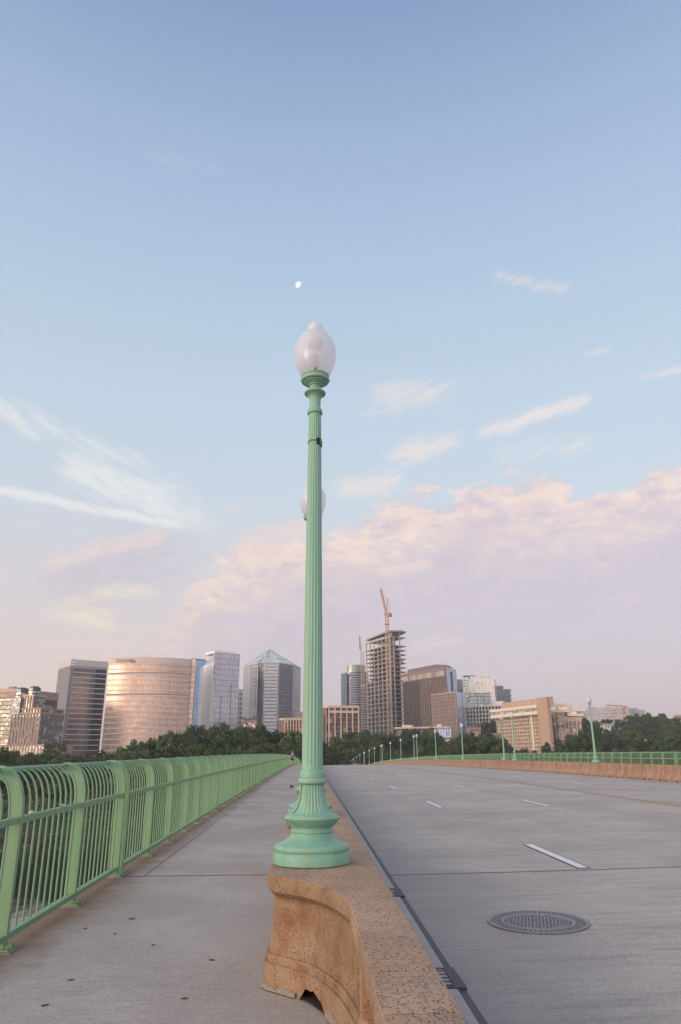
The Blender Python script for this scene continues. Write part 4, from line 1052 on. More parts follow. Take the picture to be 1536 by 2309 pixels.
def wrapper(px, Y, label):
    t = at(*px, Y); mb = MB(); R = random.Random(px[0]); n = 9; vs = [(0,0,.02)]
    for k in range(2):
        for i in range(n): rr = (.02+.016*k)*R.uniform(.7,1.3); vs.append((.7*rr*cos(2*pi*i/n), 1.3*rr*sin(2*pi*i/n), R.uniform(.008,.026) if not k else R.uniform(.0,.012)))
    vs.append((0,0,0))
    fs = [(0,1+i,1+(i+1)%n) for i in range(n)] + [(1+i,1+n+i,1+n+(i+1)%n,1+(i+1)%n) for i in range(n)] + [(len(vs)-1,1+n+(i+1)%n,1+n+i) for i in range(n)]
    o = mb.add(vs, fs).build('crumpled_wrapper', plain('wrapper_foil', (.52,.47,.45), .5, .3, 60)); o.location = (-2.385, t.y, SW+.97+zp(t.y)); tag(o, label, 'litter')
wrapper((55,1843), 6.75, 'crumpled pale wrapper on the middle rail beside the nearest tall post'); wrapper((115,1828), 7.55, 'crumpled pale wrapper on the middle rail midway between two posts')
# ------------------------------------------------------------------ far buildings
def glass(name, tint, cw, ch, metal=.8, rough=.2, var=.45, blind=None, bl=.8, tilt=.025):
    m, b = newmat(name); v = objco(); x, y, z = sep(v)
    cell = comb(((x+y)/cw).floor(), (z/ch).floor(), (x-y)/(cw*40))
    cell = comb(((x+y)/cw).floor(), (z/ch).floor(), 0)
    wn = white(cell); r = X(wn.outputs['Value']); broad = noise(comb((x+y)*.05, z*.045, 2), 1, 4, .6)
    f = r*var + (broad-.5)*.45 + (1-var/2)
    c = mixc(1., tint, comb(f, f, f), 'MULTIPLY')
    if blind: c = mixc(smooth(bl, bl+.02, r), c, blind)
    setc(b, 'Base Color', c); setc(b, 'Metallic', metal); setc(b, 'Roughness', rough)
    vm = X.nt.nodes.new('ShaderNodeVectorMath'); vm.operation = 'MULTIPLY_ADD'; X.nt.links.new(wn.outputs['Color'], vm.inputs[0]); vm.inputs[1].default_value = (tilt,)*3
    g = X.nt.nodes.new('ShaderNodeNewGeometry'); X.nt.links.new(g.outputs['Normal'], vm.inputs[2])
    nz = X.nt.nodes.new('ShaderNodeVectorMath'); nz.operation = 'NORMALIZE'; X.nt.links.new(vm.outputs[0], nz.inputs[0]); X.nt.links.new(nz.outputs[0], b.inputs['Normal'])
    return m
def wallm(name, c, rough=.8, var=.10, scale=.25): return plain(name, c, rough, var, scale, world=False)
class Site:
    """a building standing between two photo corners at real distances; local u right, v away, z up"""
    def __init__(s, name, label, cat, xl, xr, yref, Yl, Yr, zb=None, group=None):
        A = at(xl, yref, Yl); B = at(xr, yref, Yr); s.A, s.B = A, B
        s.zb = (min(ground(A.x, Yl), ground(B.x, Yr))-1) if zb is None else zb
        s.W = sqrt((B.x-A.x)**2+(B.y-A.y)**2); s.rz = atan2(B.y-A.y, B.x-A.x)
        s.t = thing(name, label, cat, (A.x, A.y, s.zb), s.rz, group); s.Yl, s.Yr = Yl, Yr
    def z(s, y, x, Y=None): return at(x, y, Y or s.Yl).z - s.zb
    def u(s, x, y, v=0):          # local u of a photo column on the front plane (offset v)
        d = ray(x, y); c, sn = cos(s.rz), sin(s.rz); ox, oy = s.A.x - sn*v, s.A.y + c*v
        # solve d.xy*t = O + u*(c,sn)
        det = d.x*(-sn) - d.y*(-c); t = (ox*(-sn) - oy*(-c))/det
        px, py = d.x*t, d.y*t
        return (px-ox)*c + (py-oy)*sn
    def add(s, name, mb, mat, parent=None): return mb.build(name, mat, parent or s.t)
    def floors(s, u0, u1, v0, v1, z0, z1, n, bh, out, mat, name='floor_band'):
        h = (z1-z0)/n
        for i in range(n):
            z = z0+h*(i+1)-bh; s.add(name, MB().box(u0-out, u1+out, v0-out, v1+out, z, z+bh), mat)
    def fins(s, u0, u1, v0, v1, z0, z1, du, w, out, mat, name='mullions', sides=True):
        mb = MB(); n = max(1, round((u1-u0)/du))
        for i in range(n+1): u = u0+(u1-u0)*i/n; mb.box(u-w/2, u+w/2, v0-out, v0+.02, z0, z1)
        if sides:
            k = max(1, round((v1-v0)/du))
            for i in range(k+1):
                v = v0+(v1-v0)*i/k
                mb.box(u0-out, u0+.02, v-w/2, v+w/2, z0, z1); mb.box(u1-.02, u1+out, v-w/2, v+w/2, z0, z1)
        s.add(name, mb, mat)
W1 = wallm('pale_cladding', (.50,.47,.48)); W2 = wallm('white_cladding', (.66,.63,.64)); BEI = wallm('beige_concrete', (.56,.43,.35)); BRN = wallm('brown_brick', (.30,.19,.15)); PNK = wallm('pink_stone', (.38,.265,.23)); DRK = wallm('dark_metal', (.07,.075,.09), .5); GRY = wallm('grey_concrete', (.30,.29,.30)); CON = wallm('raw_concrete', (.42,.37,.35)); ROOF = wallm('roof_gravel', (.24,.22,.22)); STEEL = wallm('grey_steel', (.22,.23,.26), .5); TEAL = wallm('teal_steel', (.44,.54,.55), .4); ORG = wallm('orange_steel', (.46,.28,.17), .5); REDS = wallm('red_steel', (.34,.17,.15), .5)

# --- far-left stack: peach block, turreted office, banded office
b = Site('office_block', 'peach banded block peeping out behind the two dark turrets at the far left', 'building', -40, 48, 1640, 640, 640)
H = b.z(1553, 20); b.add('wall', MB().box(0, b.W, 0, 25, 0, H), wallm('peach_wall', (.66,.45,.33)))
b.floors(0, b.W, 0, 25, H-26, H-3, 6, 1.2, .25, PNK); b.add('roof_box', MB().box(b.W*.45, b.W*.6, 6, 14, H, H+2.4), GRY)
g1 = glass('green_grey_glass', (.16,.175,.16), 1.6, 1.9, .18, 0.20, .7, (.42,.46,.40), .80)
b = Site('office_block', 'stepped postmodern office with two dark glass turrets at the far left', 'building', -30, 101, 1690, 520, 505)
uz = lambda x, y: b.u(x, y); Z = lambda y, x: b.z(y, x, 512)
zb1 = Z(1679, 50)
b.add('wall', MB().box(0, uz(101,1690), 0, 30, 0, zb1), PNK)
b.add('left_wing', MB().box(0, uz(24,1640), 1.5, 26, zb1-2, Z(1574, 10)), g1)
hb = (Z(1574, 10)-zb1)/11
for i in range(12): b.add('floor_band', MB().box(-.2, uz(24,1640)+.2, 1.2, 26.2, zb1-2+hb*i, zb1-2+hb*i+.7), BRN)
b.add('glass_bay', MB().box(uz(25,1600), uz(46,1600), -.8, 22, Z(1611,35), Z(1574,35)), glass('navy_glass', (.06,.085,.11), 1.5, 2, .3, 0.18, .5))
u0, u1 = uz(22,1645), uz(86,1645); z0, z1 = zb1-1, Z(1611, 60)
b.add('grid_front', MB().box(u0, u1, .5, 26, z0, z1), g1)
b.fins(u0, u1, .5, 26, z0, z1, (u1-u0)/9, .95, .5, PNK, 'brick_piers', False)
mb = MB(); n = 9
for i in range(n): a = u0+(u1-u0)*i/n; mb.box(a+.42*(u1-u0)/n, a+.78*(u1-u0)/n, .42, .6, z0, z1-1.5)
b.add('dark_window_strips', mb, DRK); b.add('cornice', MB().box(u0-.4, u1+.4, -.3, 26.3, z1, z1+1.2), PNK)
u0, u1 = uz(45,1606), uz(90,1606); z2 = Z(1600, 65)
b.add('upper_storey', MB().box(u0, u1, .8, 25, z1+1.2, z2), g1); b.fins(u0, u1, .8, 25, z1+1.2, z2, (u1-u0)/7, 1., .4, BRN, 'upper_piers', False); b.add('cornice', MB().box(u0-.3, u1+.3, 0.2, 25.3, z2, z2+1), PNK)
u0, u1 = uz(48,1585), uz(72,1585); z3 = Z(1570, 60)
b.add('stair_tower', MB().box(u0, u1, 1.1, 14, z2+1, z3), g1); b.fins(u0, u1, 1.1, 14, z2+1, z3, (u1-u0)/4, .9, .4, BRN, 'tower_piers', False); b.add('cornice', MB().box(u0-.3, u1+.3, .6, 14.3, z3, z3+1), BEI)
u0, u1 = uz(20,1688), uz(101,1688)
mb = MB(); n = 12
for i in range(n): a = u0+(u1-u0)*i/n; mb.box(a+.2, a+(u1-u0)/n*.55, -.15, .1, zb1-6, zb1-1.2)
b.add('base_windows', mb, g1)
tg = glass('turret_glass', (.14,.17,.155), 1.8, 2.4, .25, 0.18, .7, (.6,.62,.5), .6)
for xa, xb, yt, yb in ((22,43,1548,1574), (49.5,70,1546,1571)):
    a, c = uz(xa, 1560), uz(xb, 1560); r = (c-a)/2; cx = (a+c)/2; zz0, zz1 = Z(yb, xa), Z(yt, xa); oc = [(cx+r*1.06*cos(pi/8+pi/4*k), 8+r*1.06*sin(pi/8+pi/4*k)) for k in range(8)]
    tu = b.add('turret', MB().prism(oc, zz0-1, zz0+(zz1-zz0)*.58), tg)
    for f in (.26, .55): MB().prism([(cx+(p[0]-cx)*1.03, 8+(p[1]-8)*1.03) for p in oc], zz0+(zz1-zz0)*f, zz0+(zz1-zz0)*f+.8).build('band', DRK, tu)
    cp = MB().prism([(cx+(p[0]-cx)*1.05, 8+(p[1]-8)*1.05) for p in oc], zz0+(zz1-zz0)*.6, zz0+(zz1-zz0)*.84)
    top = [(cx+(p[0]-cx)*.68, 8+(p[1]-8)*.68) for p in oc]; zA, zB = zz0+(zz1-zz0)*.84, zz1
    cp.add([(p[0], p[1], zA) for p in oc]+[(p[0], p[1], zB) for p in top], [tuple(range(8,16))]+[(k,(k+1)%8,8+(k+1)%8,8+k) for k in range(8)])
    cp.build('turret_cap', glass('cap_glass', (.05,.07,.095), 1.5, 1.5, .25, 0.18, .4), tu)
b = Site('office_block', 'pinkish office with alternating stone and dark ribbon bands left of the dark tower', 'building', 87, 117.5, 1682, 540, 552)
H = b.z(1563, 135, 552); D = 24; UL = b.u(64, 1640)
b.add('window_wall', MB().box(UL+.3, b.W-.3, .6, D, 0, H-1), glass('brown_ribbon_glass', (.10,.085,.085), 1.5, 3.4, .7, 0.24, .5))
hf = 3.52; n = int((H-8)/hf)
for i in range(n): b.add('stone_band', MB().box(UL, b.W, 0, D+.4, 3+i*hf, 3+i*hf+1.95), PNK)
b.add('parapet', MB().box(UL-.2, b.W+.2, -.2, D+.5, H-5.6, H), wallm('mauve_stone', (.36,.26,.25))); b.add('corner_pier', MB().box(b.W-3.4, b.W+.1, -.12, 1.5, 0, H-5.6), DRK); b.add('base_pier', MB().box(b.W-6.5, b.W-2.6, -.25, 1, 0, 14), PNK)
b = Site('brick_building', 'low red-brown roof slab between the pink banded office and dark tower', 'building', 119, 139, 1680, 600, 600); b.add('wall', MB().box(0, b.W, 0, 15, 0, b.z(1673,128)), BRN); b.add('roof', MB().box(-.5, b.W+.5, -.5, 15.5, b.z(1673,128), b.z(1671,128)), wallm('red_brown_roof', (.22,.10,.09)))
b = Site('office_tower', 'narrow sliver of pink banded tower behind the left edge of the dark banded tower', 'building', 137, 160, 1660, 720, 720)
H = b.z(1556, 150); b.add('wall', MB().box(0, b.W, 0, 20, 0, H), wallm('warm_white', (.62,.50,.46))); b.floors(0, b.W, 0, 20, 0, H, 24, 1.6, .3, wallm('salmon', (.55,.30,.24)))
# --- dark banded tower
b = Site('office_tower', 'dark banded glass tower with a pale top, left of the curved peach tower', 'building', 143.5, 229, 1640, 610, 628)
H = b.z(1489, 200, 618); D = 32
b.add('glass_wall', MB().box(.3, b.W-.3, .3, D, 0, H-5), glass('bronze_grey_glass', (.125,.135,.16), 1.5, 3.9, .5, 0.18, .35))
b.add('dark_reflection', MB().box(b.W*.70, b.W-.25, .18, 4, 0, H-5.4), glass('dark_reflection_glass', (.055,.06,.085), 1.5, 3.9, .8, 0.18, .8))  # dark sheet standing in for another building's reflection
n = 20; b.floors(2.5, b.W, 0, D, -1, H-6, n, .75, .22, W1)
b.fins(3, b.W, .3, D, 0, H-6, 1.5, .14, .12, STEEL); b.add('corner_bay', MB().box(-.1, 2.8, -.15, D, 0, H-.5), wallm('slate_panel', (.20,.20,.23)))
b.add('top_band', MB().box(-.2, b.W+.2, -.2, D+.2, H-5.4, H), W1); sw_ = wallm('sign_white', (.85,.85,.88))
for a, c in ((.5,.95),(1.1,1.6),(1.75,2.3),(2.45,3.0),(3.15,3.6),(3.75,4.3)): b.add('sign_letter', MB().box(a, c, -.45, -.15, H-2.9, H-1.7), sw_)
for a, c in ((.9,1.4),(1.6,2.2),(2.4,2.9),(3.1,3.9)): b.add('sign_letter', MB().box(a, c, -.45, -.15, H-5.1, H-4.3), sw_)

# --- curved peach tower
b = Site('office_tower', 'wide curved peach glass tower with pale floor bands and a name sign near its top', 'building', 233, 421.5, 1640, 575, 582)
H = b.z(1482, 250, 570); W = b.W; N = 22
arc = [(W*(1-cos(pi*(.5+ (i/N-.5)*.82)))/2*1.0, 0) for i in range(N+1)]
def bulge(u): t = u/W; return -9.0*(1-(2*t-1)**2)
us = [W*i/N for i in range(N+1)]
plan = [(0, 22), (-.5, 4)] + [(u, bulge(u)) for u in us] + [(W+.5, 6), (W, 30), (0, 30)]
def pl(o): cx, cy = W/2, 14; return [(cx+(p[0]-cx)*(1+o/60), cy+(p[1]-cy)*(1+o/18)) for p in plan]
pg = glass('peach_glass', (.60,.42,.33), 1.5, 4.0, .6, 0.32, .35, (.80,.58,.42), .982, .015)
b.add('glass_wall', MB().prism(plan, 0, H-4), pg)
fh = 4.02; n = int((H-5)/fh)
bandm = wallm('pale_band', (.62,.54,.52)); slot = wallm('slot_grey', (.28,.25,.27))
for i in range(n+1):
    z = H-5-i*fh; b.add('floor_band', MB().prism(pl(.35), z-.42, z+.42), bandm)
    if i in (2, 6): b.add('plant_slot', MB().prism(pl(.25), z-.2, z+1.5), slot)
mu = MB()
for i in range(N*3):
    u = W*(i+.5)/(N*3); mu.box(u-.07, u+.07, bulge(u)-.22, bulge(u)+.4, 0, H-5)
b.add('mullions', mu, bandm); b.add('parapet', MB().prism(pl(.25), H-4.4, H), wallm('peach_parapet', (.60,.49,.45))); b.add('roof_box', MB().box(W*.3, W*.75, 8, 20, H, H+1.2), ROOF); b.add('antenna', MB().bar((W*.42, 8, H), (W*.42, 8, H+5), .25), STEEL)
u2 = b.u(432, 1640, 6); b.add('side_wing', MB().box(W-1, u2, 5, 28, 0, b.z(1484.5, 430, 582)), pg)
for i in range(n+1): z = H-5.4-i*fh; b.add('floor_band', MB().box(W-1, u2+.2, 4.7, 28.2, z-.42, z+.42), bandm)
cu = bpy.data.curves.new('sign_text', 'FONT'); cu.body = 'Deloitte.'; cu.size = 4.6; cu.extrude = .15; cu.space_character = 1.02
tmp = bpy.data.objects.new('sign_text', cu); COL.objects.link(tmp); bpy.context.view_layer.update()
me = bpy.data.meshes.new_from_object(tmp.evaluated_get(bpy.context.evaluated_depsgraph_get())); bpy.data.objects.remove(tmp)
me.materials.append(wallm('sign_grey', (.20,.19,.18))); ua = b.u(262, 1490, -3); sgn = link('roof_sign', me, b.t, (ua, bulge(ua+6)-.9, H-3.9)); sgn.rotation_euler = (pi/2, 0, atan2(bulge(ua+11)-bulge(ua), 11))
sgn.location.y = min(bulge(ua), bulge(ua+11)) - .2 if False else bulge(ua)-.55
# --- blue glass tower
b = Site('office_tower', 'slim bright blue glass tower squeezed between the peach and white towers', 'building', 424, 462, 1640, 680, 690)
H = b.z(1489, 440, 685); b.add('glass_wall', MB().box(0, b.W, 0, 26, 0, H), glass('blue_glass', (.34,.55,.80), 1.5, 3.8, .85, 0.18, .3)); b.floors(0, b.W, 0, 26, 0, H, 27, .35, .12, wallm('blue_spandrel', (.28,.42,.58))); b.fins(0, b.W, 0, 26, 0, H, 1.5, .1, .1, STEEL)
b.add('roof_rail', MB().box(b.W*.1, b.W*.9, 3, 20, H, H+1.6), STEEL)
# --- white tower with sloped crown
b = Site('glass_tower', 'tall white glass tower with a sloping top on its balconied left side', 'building', 476, 534.6, 1640, 600, 612)
H = b.z(1473, 515, 606); W = b.W; wg = glass('silver_glass', (.56,.56,.62), 1.6, 3.9, .8, 0.24, .28, (.50,.50,.56), .86); WL = wallm('white_panel', (.72,.70,.72))
c, sn = cos(b.rz), sin(b.rz)
LP = at(452.5, 1640, 628); dx, dy = LP.x-b.A.x, LP.y-b.A.y; ul, vl = dx*c+dy*sn, -dx*sn+dy*c
hl = at(460, 1500, 628).z - b.zb
mb = MB(); back = [(W, 30), (ul+6, vl+22)]
vs = [(0,0,0),(W,0,0),(W,30,0),(ul+5,vl+20,0),(ul,vl,0), (0,0,H),(W,0,H),(W,30,H),(ul+5,vl+20,hl),(ul,vl,hl)]
b.add('glass_wall', mb.add(vs, [(0,1,6,5),(1,2,7,6),(2,3,8,7),(3,4,9,8),(4,0,5,9),(5,6,7,8,9),(4,3,2,1,0)]), wg)
n = 43//2
for i in range(n): z = H*(i+.9)/n; b.add('floor_line', MB().box(.02, W+.12, -.12, .4, z-.22, z+.06), STEEL)
b.fins(0, W, 0, 30, 0, H, W/16, .12, .14, wallm('silver_fin', (.52,.52,.58)), 'mullions', False)
for k in (.32, .70): b.add('dark_reveal', MB().box(W*k-.35, W*k+.35, -.2, .2, 0, H*(.62 if k < .5 else .72)), STEEL)
L = Vector((ul, vl, 0)); Ld = L.length; ld = L/Ld; nr = Vector((ld.y, -ld.x, 0)); nr = nr if nr.y < 0 else -nr
def side(a0, a1, z0, z1, o0, o1, mb):
    p, q = ld*a0*Ld, ld*a1*Ld
    v = [p+nr*o0, q+nr*o0, q+nr*o1, p+nr*o1]; mb.add([(k.x, k.y, z0) for k in v]+[(k.x, k.y, z1) for k in v], [(0,3,2,1),(4,5,6,7),(0,1,5,4),(1,2,6,5),(2,3,7,6),(3,0,4,7)])
mb = MB(); side(.02, .98, 0, hl-1, -.5, .35, mb); b.add('side_wall', mb, WL)
for i in range(15): mb = MB(); side(.70, .97, 4+i*3.9, 4+i*3.9+2.1, .2, .5, mb); b.add('balcony', mb, DRK)
for i in range(13): mb = MB(); side(.20 if i < 12 else .1, .42, 6+i*3.9, 6+i*3.9+1.0, .2, .5, mb); b.add('balcony', mb, GRY)
for a in (.30, .52): mb = MB(); side(a, a+.04, 0, hl*.78, .3, .55, mb); b.add('slot', mb, DRK)
for i in range(3):
    mb = MB(); side(-.02, .38, hl-6.5-i*4.6, hl-4-i*4.6, .3, .6, mb); b.add('opening', mb, DRK)
    mb = MB(); side(.62, .76, hl-12-i*4.6, hl-9-i*4.6, .3, .6, mb); b.add('opening', mb, DRK)
b.add('roof_box', MB().box(W*.06, W*.85, 4, 22, H, H+2.2), WL)
# --- small checker block behind
b = Site('apartment_block', 'narrow pale block with dark square windows between the white and octagonal towers', 'building', 530, 552, 1620, 740, 740)
H = b.z(1557, 543); b.add('wall', MB().box(0, b.W, 0, 15, 0, H), W1); n = 11
for i in range(n):
    for k in range(3): b.add('window', MB().box(b.W*(.2+.26*k), b.W*(.36+.26*k), -.12, .1, H-5-i*4.6, H-2.4-i*4.6), DRK)
b.add('roof_box', MB().box(1, b.W-2, 3, 9, H, H+1.5), GRY)
# --- octagonal tower with glass pyramid
b = Site('glass_tower', 'octagonal grey glass tower with an open glass pyramid on top', 'building', 546, 659.5, 1615, 700, 690)
W = b.W; H = b.z(1498, 600, 690); q = lambda x, v: (b.u(x, 1620, v), v)
P_ = [q(546, 4), q(562, -8), q(577.5, -16), q(578.5, -14), q(592, -14), q(593, -16), q(625.5, -14), q(659.5, 6), (W, 34), (W*.8, 44), (W*.2, 44), (0, 34)]
gg = glass('steel_glass', (.30,.32,.37), 1.6, 3.6, .45, 0.18, .25)
body = b.add('glass_wall', MB().prism(P_, 0, H), gg)
def facet(i, j, o, z0, z1, mb, f0=0, f1=1):
    a, c_ = Vector((*P_[i], 0)), Vector((*P_[j], 0)); d = (c_-a); nn = Vector((d.y, -d.x, 0)).normalized(); p, e = a+d*f0+nn*o, a+d*f1+nn*o; p2, e2 = a+d*f0-nn*.4, a+d*f1-nn*.4
    mb.add([(k.x, k.y, z0) for k in (p2, p, e, e2)]+[(k.x, k.y, z1) for k in (p2, p, e, e2)], [(0,3,2,1),(4,5,6,7),(0,1,5,4),(1,2,6,5),(2,3,7,6),(3,0,4,7)]); return mb
b.add('grey_face', facet(0, 1, .2, 0, H, MB()), wallm('grey_spandrel', (.34,.35,.40)))
b.add('recess_glass', facet(3, 4, .25, 0, H, MB()), glass('recess_glass', (.14,.17,.21), 1.6, 3.6, .8, 0.18, .8, (.75,.60,.35), .985))
b.add('dark_face', facet(6, 7, .25, 0, H-2, MB()), glass('navy_face_glass', (.10,.13,.19), 1.4, 3.6, .8, 0.18, 1.2, (.55,.46,.36), .93))
n = 30
for i in range(n):
    z = H*(i+.6)/n
    b.add('floor_band', facet(5, 6, .5, z, z+1.3, MB()), wallm('lilac_band', (.31,.31,.36)) if i == 0 else bpy.data.materials['lilac_band'])
    b.add('floor_band', facet(1, 2, .45, z, z+.8, MB()), bpy.data.materials['lilac_band'])
    b.add('floor_line', facet(6, 7, .42, z, z+.7, MB()), STEEL)
mb = MB()
for k in range(9): facet(6, 7, .55, 0, H-2, mb, k/9, k/9+.05)
b.add('mullions', mb, STEEL)
mb = MB()
for i, j, f in ((1,2,0),(2,3,.0),(4,5,.0),(5,6,0),(5,6,.95),(6,7,.0),(6,7,.97)): facet(i, j, .6, 0, H, mb, f, f+.05)
b.add('corner_posts', mb, W1)
ap = (b.u(606, 1467, 12), 14, b.z(1465, 606, 712)); pyr = MB(); Q = P_
pyr_g, pbb = newmat('pyramid_glass'); setc(pbb, 'Base Color', (.55,.68,.70)); setc(pbb, 'Roughness', .08); setc(pbb, 'Metallic', .3); pbb.inputs['Alpha'].default_value = .28
pyr.add([(p[0], p[1], H) for p in (Q[0], Q[2], Q[5], Q[6], Q[7], Q[8], Q[9], Q[10], Q[11])]+[ap], [(i, (i+1) % 9, 9) for i in range(9)])
pg_ = b.add('pyramid_roof', pyr, pyr_g); fr = MB(); rp = [Q[0], Q[2], Q[4], Q[6], Q[7], Q[8], Q[10], Q[11]]
for p in rp: fr.bar((p[0], p[1], H), ap, .7)
for f in (.33, .66):
    ps = [(p[0]+(ap[0]-p[0])*f, p[1]+(ap[1]-p[1])*f, H+(ap[2]-H)*f) for p in rp]
    for k in range(len(ps)): fr.bar(ps[k], ps[(k+1) % len(ps)], .5)
    for k in range(0, len(ps)): fr.bar(ps[k], (rp[(k+1) % 8][0], rp[(k+1) % 8][1], H) if f < .5 else ps[k], .35)
for k in range(8): fr.bar((*rp[k], H), (*rp[(k+1) % 8], H), .7)
d0 = (b.u(592, 1490, -18), -17, H); fr.bar((d0[0]-6, -16, H), (d0[0], -10, H+8), .6).bar((d0[0]+6, -16, H), (d0[0], -10, H+8), .6).bar((d0[0], -10, H+8), ap, .5)
MB_ = fr.build('pyramid_frame', TEAL, pg_)
b = Site('sculpted_pavilion', 'dark angular glass pavilion with an upswept roof, low between the two glass towers', 'building', 546, 578, 1636, 560, 560)
H = b.z(1622, 560); W = b.W; b.add('glass_wall', MB().box(0, W, 0, 12, 0, H), glass('pavilion_glass', (.16,.13,.13), 1.2, 1.5, .7, 0.20, 1.4, (.55,.42,.38), .8)); zt = b.z(1612.5, 575) - H
b.add('roof', MB().add([(-.5,-1,H+zt*.6),(W*.45,-1,H+.5),(W+1,-1,H+zt),(-.5,13,H+zt*.6),(W*.45,13,H+.5),(W+1,13,H+zt),(-.5,-1,H-.3),(W*.45,-1,H-.4),(W+1,-1,H-.3),(-.5,13,H-.3),(W*.45,13,H-.4),(W+1,13,H-.3)], [(0,1,4,3),(1,2,5,4),(0,6,7,1),(1,7,8,2),(3,4,10,9),(4,5,11,10),(0,3,9,6),(2,8,11,5)]), DRK)
b = Site('office_block', 'low navy glass block at the foot of the white glass tower', 'building', 472, 505, 1640, 575, 575); H = b.z(1626, 490); b.add('glass_wall', MB().box(0, b.W, 0, 12, 0, H), bpy.data.materials['navy_face_glass']); b.floors(0, b.W, 0, 12, 0, H, 7, .4, .15, STEEL)
# --- low beige colonnaded offices either side of the lamp
def colonnade(label, xl, xc, xr, ytop, Y, nb, topfloor, glassm):
    b = Site('low_office', label, 'building', xc, xr, 1650, Y, Y+4); H = b.z(ytop, xc, Y); W = b.W; D = abs(b.u(xl, 1650))*2.6
    UL = -abs(b.u(xl, 1650))*.9
    A_ = Vector((UL, D, 0))
    body = MB().add([(0,.5,0),(W,.5,0),(W,D,0),(UL,D,0),(0,.5,H-1),(W,.5,H-1),(W,D,H-1),(UL,D,H-1)], [(0,1,5,4),(1,2,6,5),(2,3,7,6),(3,0,4,7),(4,5,6,7)])
    b.add('glass_wall', body, glassm)
    for i in range(nb+1): u = W*i/nb; b.add('pier', MB().box(u-.38, u+.38, -.5, .6, 0, H-1.6), BEI)
    for i in range(1, 4): f = i/3; p = A_*f; b.add('pier', MB().box(p.x-.5, p.x+.5, p.y-.5, p.y+.5, 0, H-1.6), PNK)
    b.add('cornice', MB().add([(0,-.6,H-1.6),(W+.6,-.6,H-1.6),(W+.6,D,H-1.6),(UL-.6,D,H-1.6),(-.6,-.6,H-1.6)]+[(0,-.6,H),(W+.6,-.6,H),(W+.6,D,H),(UL-.6,D,H),(-.6,-.6,H)], [(0,1,6,5),(1,2,7,6),(2,3,8,7),(3,4,9,8),(4,0,5,9),(5,6,7,8,9),(4,3,2,1,0)]), BEI)
    if topfloor: z = b.z(topfloor, xc, Y); b.add('belt', MB().box(-.45, W+.45, -.45, .6, z-.8, z+.8), BEI)
    n = int(H/3.6)
    for i in range(1, n): b.add('floor_line', MB().box(0, W, .35, .55, H-2-i*3.4, H-1.6-i*3.4), BRN)
    return b
bg_ = glass('brown_office_glass', (.09,.07,.068), 1.2, 3.4, .75, 0.20, .9, (.50,.36,.26), .95)
colonnade('low beige office with dark colonnaded top just left of the nearest lamp shaft', 633.5, 642, 700, 1619, 560, 9, None, bg_)
b = Site('office_block', 'small pale brown block peeping above the low office left of the lamp shaft', 'building', 657, 700, 1640, 700, 700); H = b.z(1606, 675); b.add('wall', MB().box(0, b.W, 0, 15, 0, H), wallm('tan_wall', (.44,.34,.31))); b.floors(0, b.W, 0, 15, 0, H, 12, .7, .2, W1); b.add('roof_box', MB().box(2, b.W*.4, 3, 9, H, H+1.6), GRY)
colonnade('low brown glass office framed by beige piers just right of the nearest lamp shaft', 728, 742, 809, 1591, 560, 5, 1605, bg_)
# --- round balconied tower behind
b = Site('apartment_tower', 'dark round tower with curved balconies and a glass crown behind the unfinished tower', 'building', 771, 822, 1590, 900, 900)
W = b.W; H = b.z(1514, 800); u1 = b.u(780, 1590); R0 = b.u(822, 1590)-u1
b.add('flat_slab', MB().box(0, u1+2, 6, 30, 0, b.z(1517, 775)), glass('slate_glass', (.10,.13,.17), 2, 3.4, .8, 0.18, .3))
def half(r, n=18): return [(u1+R0*.62-r*cos(pi*i/n), 16-r*.62*sin(pi*i/n)) for i in range(n+1)]
rr = R0*.64; b.add('glass_wall', MB().prism(half(rr), 0, H), glass('dusk_glass', (.07,.09,.125), 2.4, 3.4, .8, 0.18, .8))
n = 36
for i in range(12, n): z = H*i/n; b.add('balcony', MB().prism(half(rr+1.0), z, z+1.15), wallm('balcony_grey', (.28,.29,.33)) if i == 12 else bpy.data.materials['balcony_grey'])
b.add('crown', MB().prism(half(rr*.80), H, b.z(1497, 805)), glass('crown_glass', (.20,.26,.255), 2, 3, .3, 0.20, .3))
# --- unfinished concrete tower
b = Site('unfinished_tower', 'unfinished concrete tower of open floors and columns with a slanted roof slab', 'building', 828.5, 884.5, 1640, 845, 795)
W = b.W; Hc = b.z(1434, 881, 795); Hl = b.z(1450, 821, 845); D = 24
c, sn = cos(b.rz), sin(b.rz); RP = at(909.5, 1640, 803); dx, dy = RP.x-b.B.x, RP.y-b.B.y; ur, vr = W+dx*c+dy*sn, -dx*sn+dy*c
D = max(16, vr); n = 28; hf = Hc/n
skew = ur-W
def slabp(o=0): return [(-o, -o), (W+o*.5, -o), (ur+o, vr), (ur+o-2, vr+8), (skew*.5, vr+8), (-o, 10)]
inner = glass('interior_dark', (.06,.06,.075), 4, 3, .15, 1.00, .9, (.26,.25,.28), .78)
b.add('core', MB().prism([(4, 6), (W-3, 6), (ur-9, vr-1), (ur-10, vr+6), (skew*.5+5, vr+6), (4, 12)], 0, Hc-hf*3), inner)
b.add('core', MB().box(W*.35, W*.8, 8, 14, Hc-hf*3, Hc-1), GRY)
for i in range(n):
    if i == n-2: continue
    z = hf*(i+1)
    b.add('floor_slab', MB().prism(slabp(.8 if i % 1 == 0 else 0), z-.62, z), CON)
for k in range(7):
    u = W*(k+.02)/6.05; b.add('column', MB().box(u-.45, u+.45, -.1, .9, 0, Hc-.3), CON)
for f in (.35, .92):
    u, v = W+(ur-W)*f, vr*f; b.add('column', MB().box(u-.6, u+.6, v-.6, v+.6, 0, Hc-.3), CON)
